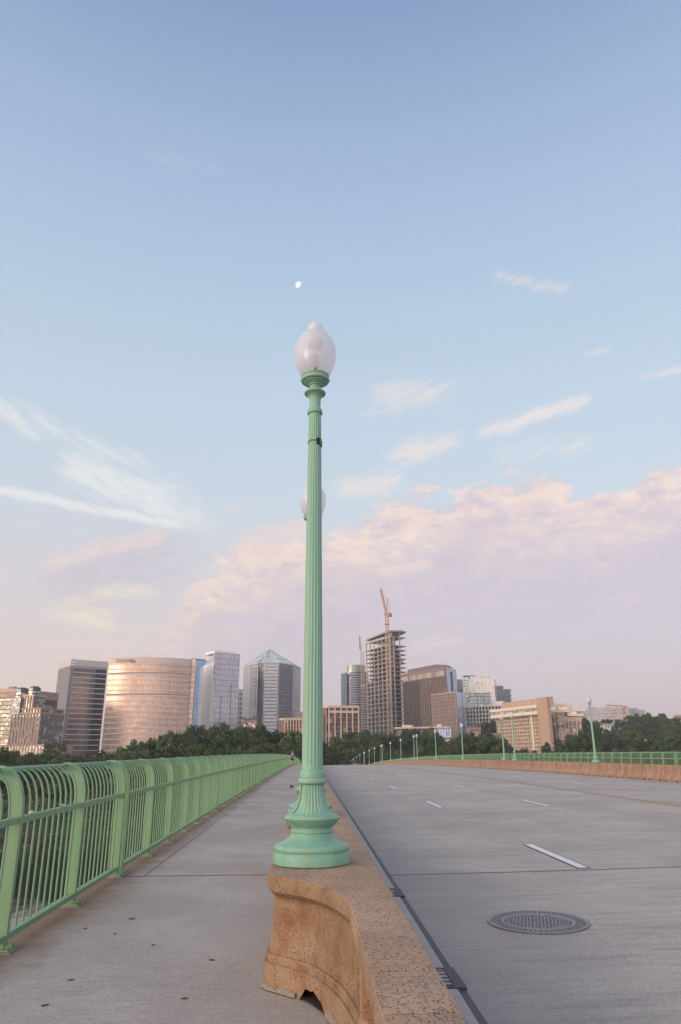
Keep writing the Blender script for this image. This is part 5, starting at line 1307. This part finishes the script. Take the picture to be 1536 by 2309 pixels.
b.add('glazed_floors', MB().prism([(.5,1.6),(W-.4,1.6),(W-.4,4),(.5,4)], 0, hf*18.4), glass('new_glazing', (.022,.025,.035), 2.1, hf, .1, .35, .9, (.12,.13,.16), .88))
b.add('top_beam', MB().box(-.6, W+.6, -.7, .9, Hc-1.8, Hc+.4), CON)
zl, zr = b.z(1444, 825, 843) , b.z(1423, 911, 800)
b.add('roof_slab', MB().add([(3,-2,zl-.8),(W,-2,zl+(zr-zl)*.72-.8),(ur+3,vr-1,zr-.8),(ur-2,vr+9,zr-.8),(6,vr+9,zl-.8)]+[(3,-2,zl+.9),(W,-2,zl+(zr-zl)*.72+.9),(ur+3,vr-1,zr+.9),(ur-2,vr+9,zr+.9),(6,vr+9,zl+.9)], [(4,3,2,1,0),(5,6,7,8,9),(0,1,6,5),(1,2,7,6),(2,3,8,7),(3,4,9,8),(4,0,5,9)]), GRY)
for k in range(4): u = W*(.45+.17*k); b.add('roof_column', MB().box(u-.4, u+.4, 1, 1.8, Hc, Hc+(zr-Hc)*(.28+.17*k)), CON)
mb = MB()
for (u, v) in ((W-1, 3), (ur-2, vr)): mb.box(u-.5, u+.5, v-.5, v+.5, Hc-2, zr-.5)
b.add('roof_post', mb, CON)
for i in range(3): z = b.z(1488, 905, 803)-i*1.6; b.add('jut_platform', MB().box(ur, ur+4.5-i, vr-2, vr+2, z, z+.5), STEEL)
def lattice(mb, p, q, w, n, bw):
    p, q = Vector(p), Vector(q); d = (q-p); L = d.length; d.normalize(); a = d.cross(Vector((0,1,0)))
    if a.length < .2: a = d.cross(Vector((1,0,0)))
    a.normalize(); e = d.cross(a); cs = [a*w/2*i+e*w/2*j for i, j in ((-1,-1),(1,-1),(1,1),(-1,1))]
    for k in cs: mb.bar(p+k, q+k, bw)
    for i in range(n):
        p0, p1 = p+d*L*i/n, p+d*L*(i+1)/n
        for k in range(4):
            c0, c1 = cs[k], cs[(k+1) % 4]; mb.bar(p0+c0, p1+(c1 if i % 2 else c0)*1 if False else p1+c1, bw*.7) if i % 2 == 0 else mb.bar(p0+c1, p1+c0, bw*.7)
            mb.bar(p1+c0, p1+c1, bw*.7)
    return mb
hb = at(820, 1655, 800); t = thing('construction_hoist', 'narrow orange lattice hoist mast up the left edge of the unfinished tower', 'hoist', (hb.x, hb.y, ground(hb.x, 800)-1))
ht = at(815.5, 1452, 800).z - t.location.z; lattice(MB(), (-1.3,0,0), (-1.3,0,ht), 1.3, 40, .26).build('mast', ORG, t); lattice(MB(), (1.2,0,0), (1.2,0,ht*.93), 1.3, 40, .26).build('mast', ORG, t)
lattice(MB(), (-2.6,0,ht*.95), (-2.6,0,at(813,1435,800).z-t.location.z), 1.0, 8, .4).build('mast_top', STEEL, t); MB().box(-2.4,2.4,-1.6,1.4,ht*.62,ht*.62+3).build('hoist_cage', ORG, t)
cb = at(879.5, 1648, 772); t = thing('tower_crane', 'tall orange lattice tower crane with raised jib in front of the unfinished tower', 'crane', (cb.x, cb.y, ground(cb.x, 772)-1))
Zc = lambda x, y: (lambda p: Vector((p.x-cb.x, 0, p.z-t.location.z)))(at(x, y, 772))
top = Zc(874.8, 1386); lattice(MB(), (0,0,0), (0,0,top.z), 3.3, 44, .45).build('mast', ORG, t)
for zz in (.36, .80, .93): MB().box(-2.6,2.6,-2.6,2.6,top.z*zz,top.z*zz+.5).build('mast_collar', STEEL, t)
MB().box(-2.8,3.0,-2.6,2.6,top.z,top.z+1.6).cbox(-.8,2.9,-3.4,-1.2,top.z-2.4,top.z+2.2,.2).build('slewing_cab', ORG, t)
jb = Vector((-.6,0,top.z+1.6)); jt = Zc(858.8, 1328); kn = Zc(869.5, 1358); lattice(MB(), jb, jt, 1.9, 16, .5).build('jib', ORG, t)
af = Zc(873.3, 1350); MB().bar((1.6,-.8,top.z+1.6), af, .55).bar((-.3,.8,top.z+1.6), af, .55).bar((.2,0,top.z+6), (1.2,0,top.z+6), .3).box(af.x-.7, af.x+.7, -.7, .7, af.z-.6, af.z+.8).build('mast_head', ORG, t)
cj = Zc(882, 1385.5); MB().bar((1.5,0,top.z+1.2), (cj.x+.4,0,top.z+.6), 1.6).box(cj.x-1.6, cj.x+.8, -1.4, 1.4, top.z-2.2, top.z+1.5).build('counterweight', wallm('counter_grey', (.28,.2,.16)), t)
MB().bar(af, jt*.82+jb*.18, .16).bar(af, (cj.x,0,top.z+1.4), .16).build('pendant_cable', DRK, t)
# --- dark finned office with glass end
b = Site('office_tower', 'big dark brown office with vertical fins and a pale blue glass end', 'building', 911, 1010, 1600, 765, 705)
W = b.W; Hr = b.z(1505, 1003, 707); ep = at(1029.5, 1530, 732); VE = -(ep.x-b.A.x)*sin(b.rz)+(ep.y-b.A.y)*cos(b.rz); UE = (ep.x-b.A.x)*cos(b.rz)+(ep.y-b.A.y)*sin(b.rz); bgm = glass('maroon_glass', (.09,.07,.08), 1.6, 3.5, .5, 0.20, .9, (.52,.40,.36), .90)
b.add('glass_wall', MB().prism([(0,.5),(W-.4,.5),(UE-.6,VE-.3),(0,VE-.3)], 0, Hr-1), bgm); FIN = wallm('mauve_fin', (.115,.095,.10)); FIN2 = wallm('brown_fin', (.215,.16,.15)); FIN3 = wallm('pink_fin', (.33,.245,.225))
nf = 26
for i in range(nf+1): u = W*i/nf; b.add('fin', MB().box(u-.55, u+.55, -.5, .7, 0, Hr-9), FIN if i < 11 else FIN2)  # left fins darker: the dark reflection there is put into their colour
b.add('cornice', MB().prism([(-.5,-.7),(W-.1,-.7),(UE-.5,VE-.2),(-.5,VE-.2)], Hr-2.4, Hr), FIN2); b.add('belt', MB().box(-.5, W, -.6, 1, Hr-9.6, Hr-8), FIN); b.add('attic_windows', MB().box(0, W, -.1, .6, Hr-8, Hr-2.4), glass('attic_glass', (.32,.27,.26), 1.7, 6, .3, 0.40, 1.3, (.36,.31,.28), .7))
b.add('roof_house', MB().add([(2,5,Hr),(W*.96,5,Hr),(min(W*.96,UE-2),VE-3,Hr),(2,VE-3,Hr),(2,5,b.z(1509,925,760)),(W*.72,5,b.z(1497.5,978,722)),(W*.96,5,b.z(1499,996,708)),(min(W*.96,UE-2),VE-3,b.z(1499,996,708)),(2,VE-3,b.z(1509,925,760))], [(0,1,6,5,4),(1,2,7,6),(2,3,8,7),(3,0,4,8),(4,5,6,7,8)]), wallm('dark_mauve', (.15,.12,.13)))
ep = at(1029.5, 1530, 732); c, sn = cos(b.rz), sin(b.rz); dx, dy = ep.x-b.A.x, ep.y-b.A.y; ur_, ve = dx*c+dy*sn, -dx*sn+dy*c; gb = glass('sky_blue_glass', (.36,.43,.56), 1.5, 3.6, .82, 0.18, .3)
ge = b.add('glass_end', MB().add([(W,0,0),(ur_,ve,0),(ur_-3,ve+3,0),(W-6,3,0),(W,0,Hr+.8),(ur_,ve,Hr+.8),(ur_-3,ve+3,Hr+.8),(W-6,3,Hr+.8)], [(0,1,5,4),(1,2,6,5),(2,3,7,6),(3,0,4,7),(4,5,6,7)]), gb)
mb = MB()
for i in range(30): z = Hr*(i+1)/31; mb.add([(W+.05,-.15,z-.12),(ur_+.1,ve-.15,z-.12),(ur_+.1,ve-.15,z+.12),(W+.05,-.15,z+.12)], [(0,1,2,3)])
b.add('floor_lines', mb, STEEL); f0, f1 = .42, .62; b.add('dark_slot', MB().add([(W+(ur_-W)*f0+.1,ve*f0-.2,0),(W+(ur_-W)*f1+.1,ve*f1-.2,0),(W+(ur_-W)*f1+.1,ve*f1-.2,Hr-3),(W+(ur_-W)*f0+.1,ve*f0-.2,Hr-3),(W+(ur_-W)*f0,ve*f0+.2,0),(W+(ur_-W)*f1,ve*f1+.2,0),(W+(ur_-W)*f1,ve*f1+.2,Hr-3),(W+(ur_-W)*f0,ve*f0+.2,Hr-3)], [(0,1,2,3),(7,6,5,4),(0,3,7,4),(1,5,6,2),(3,2,6,7)]), DRK); b.add('antenna', MB().bar((W-.5,2,Hr),(W-.5,2,b.z(1494,1004,707)), .3), STEEL)
b = Site('office_block', 'lower pink finned wing standing in front of the dark brown office', 'building', 976, 1029, 1600, 702, 672)
W = b.W; H = b.z(1559.5, 1022, 674); ep = at(1053, 1600, 700); VE = -(ep.x-b.A.x)*sin(b.rz)+(ep.y-b.A.y)*cos(b.rz); UE = (ep.x-b.A.x)*cos(b.rz)+(ep.y-b.A.y)*sin(b.rz); b.add('glass_wall', MB().prism([(0,.5),(W-.3,.5),(UE-.6,VE-.3),(0,VE-.3)], 0, H-1), bgm); nf = 13
for i in range(nf+1): u = W*i/nf; b.add('fin', MB().box(u-.5, u+.5, -.45, .7, 0, H-1.2), FIN3)
for i in range(14): b.add('floor_line', MB().box(0, W, .1, .6, H-4-i*3.4, H-3.2-i*3.4), FIN3)
b.add('cornice', MB().prism([(-.4,-.6),(W,-.6),(UE-.5,VE-.2),(-.4,VE-.2)], H-1.5, H), FIN3); ep = at(1053, 1600, 700); c, sn = cos(b.rz), sin(b.rz); dx, dy = ep.x-b.A.x, ep.y-b.A.y; ur_, ve = dx*c+dy*sn, -dx*sn+dy*c
b.add('glass_end', MB().add([(W+.2,0,0),(ur_,ve,0),(ur_-3,ve+3,0),(W-5,3,0),(W+.2,0,H+.3),(ur_,ve,H+.3),(ur_-3,ve+3,H+.3),(W-5,3,H+.3)], [(0,1,5,4),(1,2,6,5),(2,3,7,6),(3,0,4,7),(4,5,6,7)]), gb)
mb = MB()
for i in range(18): z = H*(i+1)/19; mb.add([(W+.3,-.15,z-.12),(ur_+.1,ve-.15,z-.12),(ur_+.1,ve-.15,z+.12),(W+.3,-.15,z+.12)], [(0,1,2,3)])
mb.add([(W+(ur_-W)*.58+.2,ve*.58-.2,0),(W+(ur_-W)*.66+.2,ve*.66-.2,0),(W+(ur_-W)*.66+.2,ve*.66-.2,H-2),(W+(ur_-W)*.58+.2,ve*.58-.2,H-2)], [(0,1,2,3)]); b.add('floor_lines', mb, STEEL)
# --- podium, canopy, garage at its foot
b = Site('podium_building', 'flat beige canopy roof over a low podium at the foot of the dark brown office', 'building', 893, 1012, 1645, 640, 625)
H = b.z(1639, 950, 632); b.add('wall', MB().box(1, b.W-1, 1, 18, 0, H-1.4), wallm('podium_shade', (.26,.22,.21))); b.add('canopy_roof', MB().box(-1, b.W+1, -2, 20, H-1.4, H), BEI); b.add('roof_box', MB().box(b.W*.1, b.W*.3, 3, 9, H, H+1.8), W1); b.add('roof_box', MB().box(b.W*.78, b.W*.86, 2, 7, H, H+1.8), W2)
b = Site('parking_garage', 'small blue-grey glass front over pale garage decks behind the right railing lamps', 'building', 984, 1022, 1680, 590, 590)
H = b.z(1643, 1000); b.add('glass_front', MB().box(0, b.W*.95, 0, 12, b.z(1664,1000), H), glass('garage_glass', (.36,.42,.54), 1.6, 3.4, .8, 0.18, .6)); b.fins(0, b.W*.95, 0, 12, b.z(1664,1000), H, 2.2, .3, .2, DRK, 'mullions', False)
for i in range(4): z = b.z(1668+i*7, 1000); b.add('garage_deck', MB().box(b.W*.3, b.W*1.0, -.5, 12, z-1.2, z+.2), W1)
b.add('wall', MB().box(b.W*.32, b.W*.98, .2, 12, 0, b.z(1664,1000)), DRK)
for xa, xb, yt, lb in ((1058,1084,1642,'low mauve-brown block just right of the pink finned wing'),(1112,1130,1655,'low reddish wall block at the left foot of the beige gridded building')):
    b = Site('low_building', lb, 'building', xa, xb, 1650, 640, 640); H = b.z(yt, xa); b.add('wall', MB().box(0, b.W, 0, 10, 0, H), wallm('mauve_wall', (.36,.27,.26))); b.add('roof', MB().box(-.5, b.W+.5, -.5, 10.5, H, H+.8), BRN); b.add('window_band', MB().box(.8, b.W-.8, -.08, .1, H-2.4, H-1.1), DRK)
# --- white residential tower
b = Site('apartment_tower', 'white apartment tower with glass crown boxes and a dark green balconied base', 'building', 1060, 1117, 1580, 880, 872)
W = b.W; H = b.z(1530, 1085, 876); wt = glass('pale_green_glass', (.42,.46,.46), 2, 3.2, .6, 0.24, .6, (.60,.58,.58), .7)
b.add('glass_wall', MB().box(0, W, 0, 22, 0, H), wt); b.fins(0, W, 0, 22, 0, H, W/11, 1.3, .4, W2, 'white_piers', False); b.floors(0, W, 0, 22, H-42, H, 13, .7, .3, W2)
UL = b.u(1045, 1560, 6); b.add('left_wing', MB().box(UL, 0, 4, 22, 0, b.z(1526, 1050, 880)), glass('green_glass', (.30,.37,.37), 2, 3.2, .7, 0.20, .6)); 
for i in range(15): z = H-2-i*3.4; b.add('balcony', MB().box(UL-.6, -.2, 3, 6, z, z+1), W1)
for i in range(13): z = H-4-i*3.4; b.add('balcony', MB().box(W-.5, W+2.6, 1, 8, z, z+.8), W1)
b.add('roof_house', MB().box(UL+1, W*.25, 6, 18, H-1, b.z(1522, 1055, 880)), DRK); zc = b.z(1523.5, 1090, 876)
b.add('crown_glass', MB().box(W*.06, W*.93, 3, 14, H, zc-.8), glass('crown_blue_glass', (.28,.36,.40), 4, 8, .8, 0.18, .5)); mb = MB()
for k in range(7): u = W*(.06+.87*k/6); mb.box(u-.7, u+.7, 2.5, 3.4, H, zc)
mb.box(W*.05, W*.94, 2.4, 14.4, zc-.8, zc); b.add('crown_frame', mb, W2)
b = Site('apartment_block', 'dark green-grey balconied block set against the foot of the white apartment tower', 'building', 1063, 1107, 1588, 820, 820); H = b.z(1562.5, 1085); b.add('glass_wall', MB().box(0, b.W, 0, 14, 0, H), bpy.data.materials['green_glass']); b.floors(0, b.W, 0, 14, H-22, H, 6, .8, .5, wallm('dark_green_slab', (.20,.24,.25)))
for k in (.33, .66): b.add('party_wall', MB().box(b.W*k-.6, b.W*k+.6, -.6, 1, 0, H), GRY)
b = Site('apartment_tower', 'dark blue-grey stepped tower with thin balconies right of the white apartment tower', 'building', 1119, 1153, 1580, 960, 960)
H = b.z(1546.5, 1135); W = b.W; sg_ = bpy.data.materials['slate_glass']; b.add('glass_wall', MB().box(0, W*.55, 0, 20, 0, H), sg_); b.add('glass_wall', MB().box(W*.55, W, 1, 20, 0, b.z(1554, 1145)), sg_)
for i in range(13): z = b.z(1557, 1145)-i*3.5; b.add('balcony', MB().box(W*.5, W+1.6, -1.2, 3, z, z+.7), STEEL); b.add('balcony', MB().box(-1.4, W*.52, -1, 2, z+.5, z+1.2), STEEL)
b = Site('apartment_tower', 'dark glass tower edge showing between the dark brown office and white apartment tower', 'building', 1030, 1047, 1580, 960, 960); H = b.z(1532, 1038); b.add('glass_wall', MB().box(0, b.W, 0, 20, 0, H), sg_); b.floors(0, b.W, 0, 20, 0, H, 32, .5, .15, STEEL)
# --- white gridded low block
b = Site('office_block', 'wide low block with a white concrete grid front left of the beige building', 'building', 1053, 1133, 1630, 740, 715)
W = b.W; H = b.z(1592, 1090, 728); b.add('glass_wall', MB().box(.3, W-.3, .6, 16, 0, H-.6), glass('charcoal_glass', (.12,.12,.14), 3, 4.5, .7, 0.20, 1., (.40,.38,.40), .85)); nf = 11
for i in range(nf+1): u = W*i/nf; b.add('grid_pier', MB().box(u-.42, u+.42, -.1, .9, 0, H), W2)
hf = (H-b.z(1630, 1090, 728))/4.4
for i in range(9): z = H-i*hf; b.add('grid_beam', MB().box(-.4, W+.4, -.2, 1, z-.9, z), W2)
b.add('roof_box', MB().box(0, W*.12, 4, 10, H, H+3.6), W2); b.add('roof_box', MB().box(W*.72, W, 5, 12, H, H+4), W2)
# --- beige gridded building on the right
b = Site('hotel_building', 'beige hotel with gridded balconies, overhanging top floor and tall brown stair tower', 'building', 1121.5, 1220, 1640, 645, 585)
W = b.W; Ht = b.z(1611, 1219, 586); HG = wallm('hotel_beige', (.62,.50,.41)); HT = wallm('hotel_top', (.70,.59,.50)); HR = wallm('hotel_brown', (.42,.285,.215)); hg = glass('hotel_glass', (.07,.058,.055), 2.9, 2.9, .3, 0.50, .9, (.36,.28,.24), .78)
b.add('wall', MB().box(0, W, 1.5, 18, 0, Ht), hg); nf = 17; nr = 10; hf = 2.95
for i in range(nf+1): u = W*i/nf; b.add('balcony_fin', MB().box(u-.28, u+.28, -.3, 1.7, 0, Ht), HG)
for i in range(nr+2): z = Ht-i*hf; b.add('balcony_slab', MB().box(-.2, W+.1, -.2, 1.7, z-.35, z), HG); b.add('balcony_rail', MB().box(0, W, .9, 1.05, z-hf, z-hf+.6), wallm('hotel_rail', (.50,.38,.31)) if i == 0 else bpy.data.materials['hotel_rail'])
b.add('blank_strip', MB().box(W*.80, W*.835, -.45, 1.6, 0, Ht), HT)
z0, z1 = Ht, b.z(1589.5, 1219, 586); hh = z1-z0
tf = b.add('top_floor', MB().box(-5, W, -2.2, 20, z0+hh*.33, z0+hh*.70), glass('top_glass', (.30,.33,.32), 3.2, 6, .6, 0.24, .8, (.60,.55,.48), .5))
MB().box(-5.6, W+.3, -2.8, 20.5, z0, z0+hh*.34).build('ledge', HT, tf); MB().box(-5.8, W+.3, -3, 20.7, z0+hh*.69, z1).build('fascia', HT, tf)
mb = MB()
for i in range(18): u = -5+(W+5)*i/17; mb.box(u-.15, u+.15, -2.5, -2.1, z0+hh*.33, z0+hh*.70)
mb.build('mullions', HT, tf)
b.add('penthouse', MB().box(W*.12, W-.1, 1.6, 5, z1, b.z(1575.5, 1217, 590)), HR); fm = wallm('pale_mark', (.55,.44,.37))
for a, w in ((.52,.018),(.545,.02),(.575,.016),(.70,.018),(.73,.02),(.755,.02),(.90,.02),(.93,.015)): b.add('faded_mark', MB().box(W*a, W*(a+w), 1.45, 1.65, z1+2.2, z1+3.6), fm)
us_, ue = W, b.u(1243, 1640, 0); zs = b.z(1573, 1233, 580)
b.add('stair_tower', MB().box(us_, ue, -1.6, 1.4, 0, zs), HR); sc = MB()
for i in range(6): sc.box(ue-.4+1.1*i, ue+.1+1.1*i, 0, .5, zs-6.0, zs)
for i in range(4): sc.box(ue-.4, ue+6, .1, .4, zs-5.6+1.6*i, zs-5.0+1.6*i)
b.add('roof_screen', sc, HR)
b2 = Site('hotel_building', 'right wing of the beige hotel with lighter balconies and a stepped lower end', 'building', 1242.5, 1275, 1640, 590, 588)
W = b2.W; Ht = b2.z(1607, 1250, 589); U2 = b2.u(1311, 1640, 2); Hs = b2.z(1615, 1295, 589)
b2.add('wall', MB().box(0, W, 1.2, 16, 0, Ht), glass('hotel_glass_b', (.20,.17,.16), 2.9, 2.9, .1, 0.44, .9, (.50,.39,.33), .42)); b2.add('wall', MB().box(W, U2, 3.2, 18, 0, Hs), glass('hotel_glass_c', (.17,.17,.19), 2.9, 2.9, .35, 0.40, .8, (.50,.44,.40), .6))
for i in range(4): u = W*i/3; b2.add('balcony_fin', MB().box(u-.25, u+.25, -.1, 1.5, 0, Ht), HG)
for i in range(1, 5): u = W+(U2-W)*i/4; b2.add('balcony_fin', MB().box(u-.22, u+.22, 1.9, 3.5, 0, Hs), HG)
for i in range(10): z = Ht-i*2.95; b2.add('balcony_slab', MB().box(-.1, W+.1, 0, 1.5, z-.3, z), HG); b2.add('balcony_slab', MB().box(W, U2+.1, 2, 3.5, z-.3-1.6, z-1.6), HG)
z0, z1 = Ht, b2.z(1587.5, 1250, 589); hh = z1-z0; UA, UB = b2.u(1236, 1600), b2.u(1287, 1600)
tf = b2.add('top_floor', MB().box(UA+.5, UB-.4, -1.5, 15, z0+hh*.30, z0+hh*.68), bpy.data.materials['top_glass']); MB().box(UA, UB, -2, 15.5, z0, z0+hh*.31).build('ledge', HT, tf); MB().box(UA-.2, UB+.2, -2.2, 15.7, z0+hh*.67, z1).build('fascia', HT, tf)
mb = MB()
for i in range(6): u = UA+.5+(UB-UA-1)*i/5; mb.box(u-.22, u+.22, -1.8, -1.4, z0+hh*.3, z0+hh*.68)
mb.build('mullions', HT, tf); z0, z1 = Hs, b2.z(1599, 1300, 589); hh = z1-z0; UC = b2.u(1316, 1605)
tf = b2.add('lower_top_floor', MB().box(UB-3, UC-.5, 1, 16, z0+hh*.30, z0+hh*.68), bpy.data.materials['top_glass']); MB().box(UB-3, UC, .5, 16.5, z0, z0+hh*.31).build('ledge', HT, tf); MB().box(UB-3, UC+.2, .3, 16.7, z0+hh*.67, z1).build('fascia', HT, tf)
mb = MB()
for k in (0, 1.5, 3): mb.bar((UB-1+k, 6, z1), (UB-1+k, 6, z1+4), .2)
mb.bar((UB-1, 6, z1+3), (UB+2, 6, z1+3), .2); b2.add('roof_frame', mb, STEEL)
# --- pale far buildings on the ridge
GG = glass('far_grey_glass', (.36,.37,.40), 3, 4, .5, 0.40, .8)
def far(label, xl, xr, yt, Y, wallmat, nfin, cap=None):
    b = Site('far_building', label, 'building', xl, xr, 1625, Y, Y); H = b.z(yt, (xl+xr)/2); W = b.W
    b.add('glass_wall', MB().box(.5, W-.5, .5, 30, 0, H-1), GG); 
    for i in range(nfin+1): u = W*i/nfin; b.add('pier', MB().box(u-1.1, u+1.1, -.3, 1, 0, H), wallmat)
    for i in range(5): z = H-i*6; b.add('floor_band', MB().box(-.5, W+.5, -.1, 30.2, z-2.2, z), wallmat)
    if cap: b.add('roof_house', MB().box(W*cap[0], W*cap[1], 4, 22, H, b.z(cap[2], (xl+xr)/2)), GRY)
far('pale pink far block just left of the nearest right-hand lamp globe row', 1300, 1335, 1604, 1500, wallm('far_pink', (.48,.36,.36)), 6)
far('long pale grey far block with tall window strips on the right ridge', 1336, 1393, 1598, 1450, wallm('far_pale', (.50,.47,.49)), 11, (0, .28, 1595))
far('taller grey far block behind the long pale one on the right ridge', 1366, 1397, 1594.5, 1560, wallm('far_grey', (.40,.39,.42)), 7)
far('slim beige far tower with square windows under the red crane', 1396, 1420, 1596, 1420, wallm('far_beige', (.58,.47,.42)), 5)
far('blue-grey far glass block right of the slim beige tower', 1416, 1441, 1596.5, 1440, wallm('far_blue', (.32,.36,.42)), 5)
far('narrow beige and teal far block at the right end of the ridge group', 1440, 1457, 1600, 1460, wallm('far_tan', (.56,.46,.42)), 4)
q = at(1408, 1600, 1400); t = thing('tower_crane', 'distant thin red crane lying over the pale ridge buildings at the right', 'crane', (q.x, q.y, 0)); Zc = lambda x, y: (lambda p: Vector((p.x-q.x, 0, p.z)))(at(x, y, 1400))
e0, e1, e2 = Zc(1366,1590), Zc(1417,1594.5), Zc(1402,1592.6); lattice(MB(), Zc(1408,1612), Zc(1407,1593), 2.0, 6, .5).build('mast', REDS, t); lattice(MB(), e0, e2, 1.5, 16, .42).build('jib', REDS, t); MB().bar(e2, e1, 2.2).build('counter_jib', REDS, t); MB().bar(e2, e2+Vector((0,0,3)), 1.0).bar(e2+Vector((0,0,3)), e0*.6+e2*.4, .35).build('mast_head', REDS, t)
# small houses among the trees
def house(label, xl, xr, yt, ye, Y, wm, rm):
    b = Site('house', label, 'house', xl, xr, ye, Y, Y); E_, R1 = b.z(ye, xl), b.z(yt, xl); W = b.W; D = 9
    b.add('wall', MB().box(0, W, 0, D, 0, E_), wm); b.add('roof', MB().add([(-.5,-.5,E_),(W+.5,-.5,E_),(W+.5,D+.5,E_),(-.5,D+.5,E_),(0,D/2,R1),(W,D/2,R1)], [(0,1,5,4),(1,2,5),(2,3,4,5),(3,0,4),(3,2,1,0)]), rm)
    for k in (.2, .55): b.add('window', MB().box(W*k, W*k+1.4, -.08, .1, E_-2.4, E_-1), DRK)
house('small blue-grey roofed house half hidden in the near right trees', 1440, 1462, 1665, 1670, 480, W2, wallm('slate_roof', (.32,.36,.42)))
house('reddish roofed house glimpsed in the trees under the pale ridge buildings', 1362, 1378, 1630, 1634.5, 690, W2, wallm('red_roof', (.30,.16,.14)))
house('brown flat-topped house at the far right edge above the trees', 1527, 1560, 1612, 1618, 800, BRN, BRN)

# ------------------------------------------------------------------ the morning haze
HAZE = 0.00016
if HAZE:
    m = bpy.data.materials.new('haze'); m.use_nodes = True; nt = m.node_tree; nt.nodes.clear()
    o_ = nt.nodes.new('ShaderNodeOutputMaterial'); pv = nt.nodes.new('ShaderNodeVolumePrincipled')
    pv.inputs['Color'].default_value = (1,.99,1,1); pv.inputs['Density'].default_value = HAZE; pv.inputs['Anisotropy'].default_value = .2
    nt.links.new(pv.outputs[0], o_.inputs['Volume'])
    o = MB().box(-3900, 3900, -1000, 3500, WATER-6.5, 190).build('haze', m); tag(o, kind='stuff')
